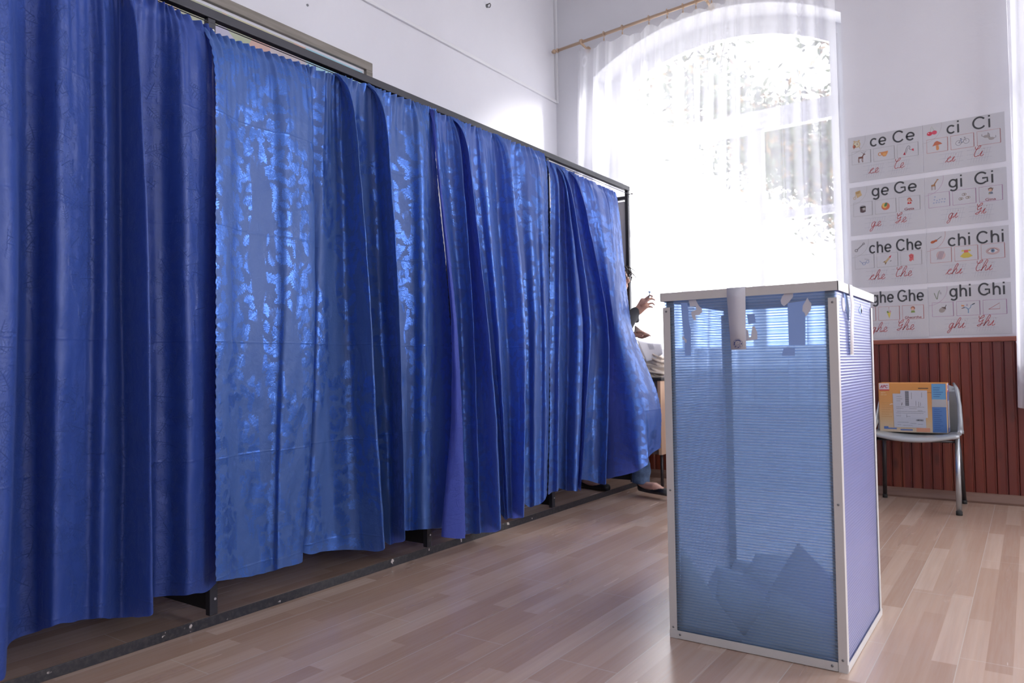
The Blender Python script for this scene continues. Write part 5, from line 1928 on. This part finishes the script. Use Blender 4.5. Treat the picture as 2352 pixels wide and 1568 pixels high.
# feet
tR = (V3((-1.935, 4.475, .052)) - ankR)
body.capsules([ankR, ankR + V3((-.012, .008, -.055)), V3((-2.02, 4.50, .075)), V3((-1.945, 4.475, .052))], [.033, .030, .030, .022], 12)
body.capsules([ankL, ankL + V3((-.02, .0, -.05)), V3((-2.50, 4.615, .035)), V3((-2.42, 4.595, .024))], [.033, .027, .029, .020], 12)
# arms
body.capsules([shR, elR, wrR], [.05, .04, .026], 12)
wrL = at(1440, 768, 1, 4.80); elL = V3((-2.44, 4.90 - .06, 1.06)); palmL = at(1462, 769, 1, 4.80)
body.capsules([shL, elL, wrL], [.05, .04, .024], 12)


def hand(mb, wr, pts_palm, fingers, r0=.0085):
    for c, r, sc in pts_palm:
        mb.ball(c, r, 12, 0, sc)
    for f in fingers:
        n = len(f)
        mb.capsules(f, [r0 * (1.05 - .11 * k) for k in range(n)], 8)


def A(px, py, y=hy): return at(px, py, 1, y)


hm = MB()
# raised right hand seen from its back-side: knuckles up-right, fingers pinching the stamp stem
for a_, b_ in (((1466, 712), (1480, 694)), ((1468, 716), (1484, 702)), ((1466, 708), (1476, 690))):
    hm.capsules([A(*a_), A(*b_)], [.021, .019], 12)
hand(hm, wrR, [], [
    [A(1478, 690), A(1486, 683), A(1493, 678), A(1499, 680)],                       # index
    [A(1483, 694), A(1490, 688), A(1498, 686), A(1504, 689)],                       # middle
    [A(1484, 700, hy + .01), A(1492, 697, hy + .01), A(1499, 696, hy + .01), A(1503, 700, hy + .008)],  # ring
    [A(1482, 706, hy + .015), A(1489, 705, hy + .015), A(1495, 704, hy + .012), A(1499, 706, hy + .01)],  # little
    [A(1474, 700, hy - .02), A(1482, 696, hy - .028), A(1489, 689, hy - .022), A(1494, 684, hy - .012)],   # thumb
], .0088)
hm2 = hm
# lower left hand, palm up, fingers closed on the folded paper
hl = MB()
L2 = 4.80
hl.capsules([A(1455, 768, L2), A(1470, 768, L2)], [.022, .019], 12)
hand(hl, None, [], [
    [A(1470, 764, L2), A(1478, 763, L2), A(1486, 766, L2), A(1492, 769, L2)],
    [A(1470, 767, L2 - .012), A(1479, 768, L2 - .012), A(1487, 769, L2 - .01), A(1494, 771, L2 - .008)],
    [A(1469, 771, L2 + .004), A(1477, 773, L2 + .004), A(1484, 773, L2 + .003), A(1489, 772, L2)],
    [A(1467, 774, L2 + .014), A(1474, 776, L2 + .014), A(1480, 775, L2 + .01), A(1484, 774, L2 + .008)],
    [A(1464, 762, L2 - .02), A(1472, 761, L2 - .024), A(1479, 763, L2 - .018), A(1484, 766, L2 - .01)],
], .0085)
for m_ in (hm, hl):
    body.add(m_.v, m_.f, 0, None, True)
fuse(body.build('body', M_SKIN, pe), .0042, 3)
# clothing
cl = MB()
cl.capsules([HIP + V3((0, 0, .02)), HIP + V3((0, .01, .14)), CH_, NK + V3((-.005, 0, -.06))], [.125, .115, .132, .07], 14)
cl.capsules([shR, elR, wrR + (elR - wrR) * .10], [.066, .056, .037], 12)
cl.capsules([shL, elL, wrL + (elL - wrL) * .1], [.066, .052, .034], 12)
cl.capsules([CH_, shR], [.10, .066], 12); cl.capsules([CH_, shL], [.10, .066], 12)
# open cuff falling from the forearm
cl.capsules([A(1455, 722), A(1462, 735)], [.035, .022], 12)
fuse(cl.build('dark_top', M_SLEEVE, pe), .007, 5)
jn = MB()
jn.capsules([hipR, kneeR, ankR + V3((-.01, .004, .045))], [.105, .078, .062], 14)
jn.capsules([hipL, kneeL, ankL + V3((.01, 0, .03))], [.105, .078, .056], 14)
jn.capsules([HIP + V3((0, -.03, .0)), HIP + V3((0, .03, 0))], [.118, .118], 14)
# straight hem around the leading ankle
jn.tube([ankR + V3((-.01, .004, .10)), ankR + V3((-.022, .008, -.035))], [.058, .060], 16)
jn.tube([ankL + V3((.01, 0, .08)), ankL + V3((.0, 0, .0))], [.050, .052], 16)
fuse(jn.build('jeans', M_DENIM, pe), .006, 4)


def shoe(heel, toe, lift_h, lift_t):
    """low ballet flat: cup around the sole with an open instep"""
    mb = MB()
    d = (toe - heel)
    L_ = d.length
    d.normalize()
    sd = V3((0, 0, 1)).cross(d).normalized()
    up = d.cross(sd)

    def sec(t):
        w_ = .031 + .012 * math.sin(PI * min(1, t * .9)) if t < .8 else .041 * math.sqrt(max(0, 1 - ((t - .8) / .2) ** 2)) + .002
        if t < .08: w_ *= .55 + .45 * t / .08
        hgt = .052 - .026 * math.sin(PI * min(1, t / .9)) if t < .62 else .030 + .010 * math.sin(PI * (t - .62) / .38)
        return w_, hgt
    n = 22
    for i in range(n):
        t0, t1 = i / n, (i + 1) / n
        (w0, h0), (w1, h1) = sec(t0), sec(t1)
        c0, c1 = heel + d * L_ * t0, heel + d * L_ * t1
        m_ = 7
        for cc, ww, hh in ((c0, w0, h0),):
            pass
        def loop(c, w_, hh, t):
            pts = []
            for k in range(m_):
                a = PI * k / (m_ - 1)   # from left rim under the sole to right rim
                x_ = -math.cos(a)
                z_ = hh * (1 - math.sin(a) ** .45)
                pts.append(c + sd * w_ * (x_ * (1.0 if k not in (0, m_ - 1) else .93)) + up * z_)
            return pts
        l0, l1 = loop(c0, w0, h0, t0), loop(c1, w1, h1, t1)
        mb.add(l0 + l1, [(k, k + 1, m_ + k + 1, m_ + k) for k in range(m_ - 1)], 0, None, True)
        if t0 > .58:   # vamp over the toes
            mb.add([l0[0], l0[-1], l1[-1], l1[0], (l0[0] + l0[-1]) / 2 + up * .012, (l1[0] + l1[-1]) / 2 + up * .010], [(0, 4, 5, 3), (4, 1, 2, 5)], 0, None, True)
        if i == 0:
            mb.add(l0, [tuple(range(m_))])
    o = mb.build('shoe', M_SHOE, pe, recalc=True)
    o.data.polygons.foreach_set('use_smooth', [True] * len(o.data.polygons))
    sb_ = o.modifiers.new('sub', 'SUBSURF'); sb_.levels = 1; sb_.render_levels = 1
    so = o.modifiers.new('s', 'SOLIDIFY'); so.thickness = .003
    return o


shoe(V3((-2.165, 4.56, .030)), V3((-1.915, 4.465, .030)), 0, 0)
shoe(V3((-2.655, 4.655, .004)), V3((-2.395, 4.588, .004)), 0, 0)
# hair: cap plus loose waves at the temple
hr = MB()
hr.ball(HD + V3((-.03, 0, .035)), .098, 20, 0, (1.02, .92, 1.08))
hr.ball(HD + V3((-.06, 0, -.03)), .075, 16, 0, (.9, 1, 1.1))
for s_ in (-1, 1):
    hr.capsules([HD + V3((.03, s_ * .055, .09)), HD + V3((.035, s_ * .08, .04)), HD + V3((.01, s_ * .085, -.03)), HD + V3((.0, s_ * .075, -.09))], [.02, .016, .014, .008], 8)
hair = fuse(hr.build('hair', M_HAIR, pe), .006, 3)
mb = MB()
rr = random.Random(2)


def smooth_path(p, m=6):
    out = []
    for i in range(len(p) - 1):
        ids = [max(i - 1, 0), i, i + 1, min(i + 2, len(p) - 1)]
        for k in range(m):
            t = k / m
            out.append(V3([cr(*[p[j][a] for j in ids], t) for a in range(3)]))
    out.append(V3(p[-1]))
    return out


for k in range(34):
    s_ = -1 if k % 3 else 1
    p0 = HD + V3((rr.uniform(.02, .07), s_ * rr.uniform(.02, .07), rr.uniform(.06, .11)))
    p1 = p0 + V3((rr.uniform(.015, .035), s_ * .01, -.015)); p2 = p1 + V3((rr.uniform(.005, .03), s_ * .01, -rr.uniform(.02, .04)))
    p3 = p2 + V3((rr.uniform(-.02, .01), 0, -rr.uniform(.02, .035))); p4 = p3 + V3((rr.uniform(-.02, .02), 0, -rr.uniform(-.005, .03)))
    sp_ = smooth_path([p0, p1, p2, p3, p4])
    mb.tube(sp_, [.0042 * (1 - .8 * q_ / len(sp_)) for q_ in range(len(sp_))], 6)
mb.build('loose_curls', M_HAIR, hair)
for s_ in (-1, 1):
    mb = MB(); mb.ball(HD + V3((.076, s_ * .030, .006)), .0095, 12); ey = mb.build('eye', mat('eye_white', (.75, .73, .72), .2), pe)
    mb = MB(); mb.ball(HD + V3((.0835, s_ * .030, .004)), .0042, 10); mb.build('iris', M_HAIR, ey)

# stamp held in the raised hand
p = A(1490.5, 692, hy - .008)
q = A(1491.8, 671, hy - .008)
st = thing('voting_stamp', 'small blue topped stamp held up between the fingers', 'stamp', p)
mb = MB(); mb.tube([p, q], .0032, 10); mb.build('stem', M_RIVET, st)
dv = (q - p).normalized()
mb = MB(); mb.tube([q - dv * .004, q, q + dv * .004, q + dv * .007], [.004, .009, .0095, .006], 12); mb.build('knob', mat('blue_plastic', (.10, .22, .55), .4), st)
# folded paper held in the lower hand
sheet('folded_ballot', 'folded cream ballot held up by the lower hand', [(1456, 766), (1492, 768), (1474, 758), (1458, 746)], (4.785, 4.785, 4.80, 4.80), mat('cream_paper', (.62, .50, .44), .7), .004)

for o in bpy.data.objects:
    if '_w' in o:
        del o['_w']
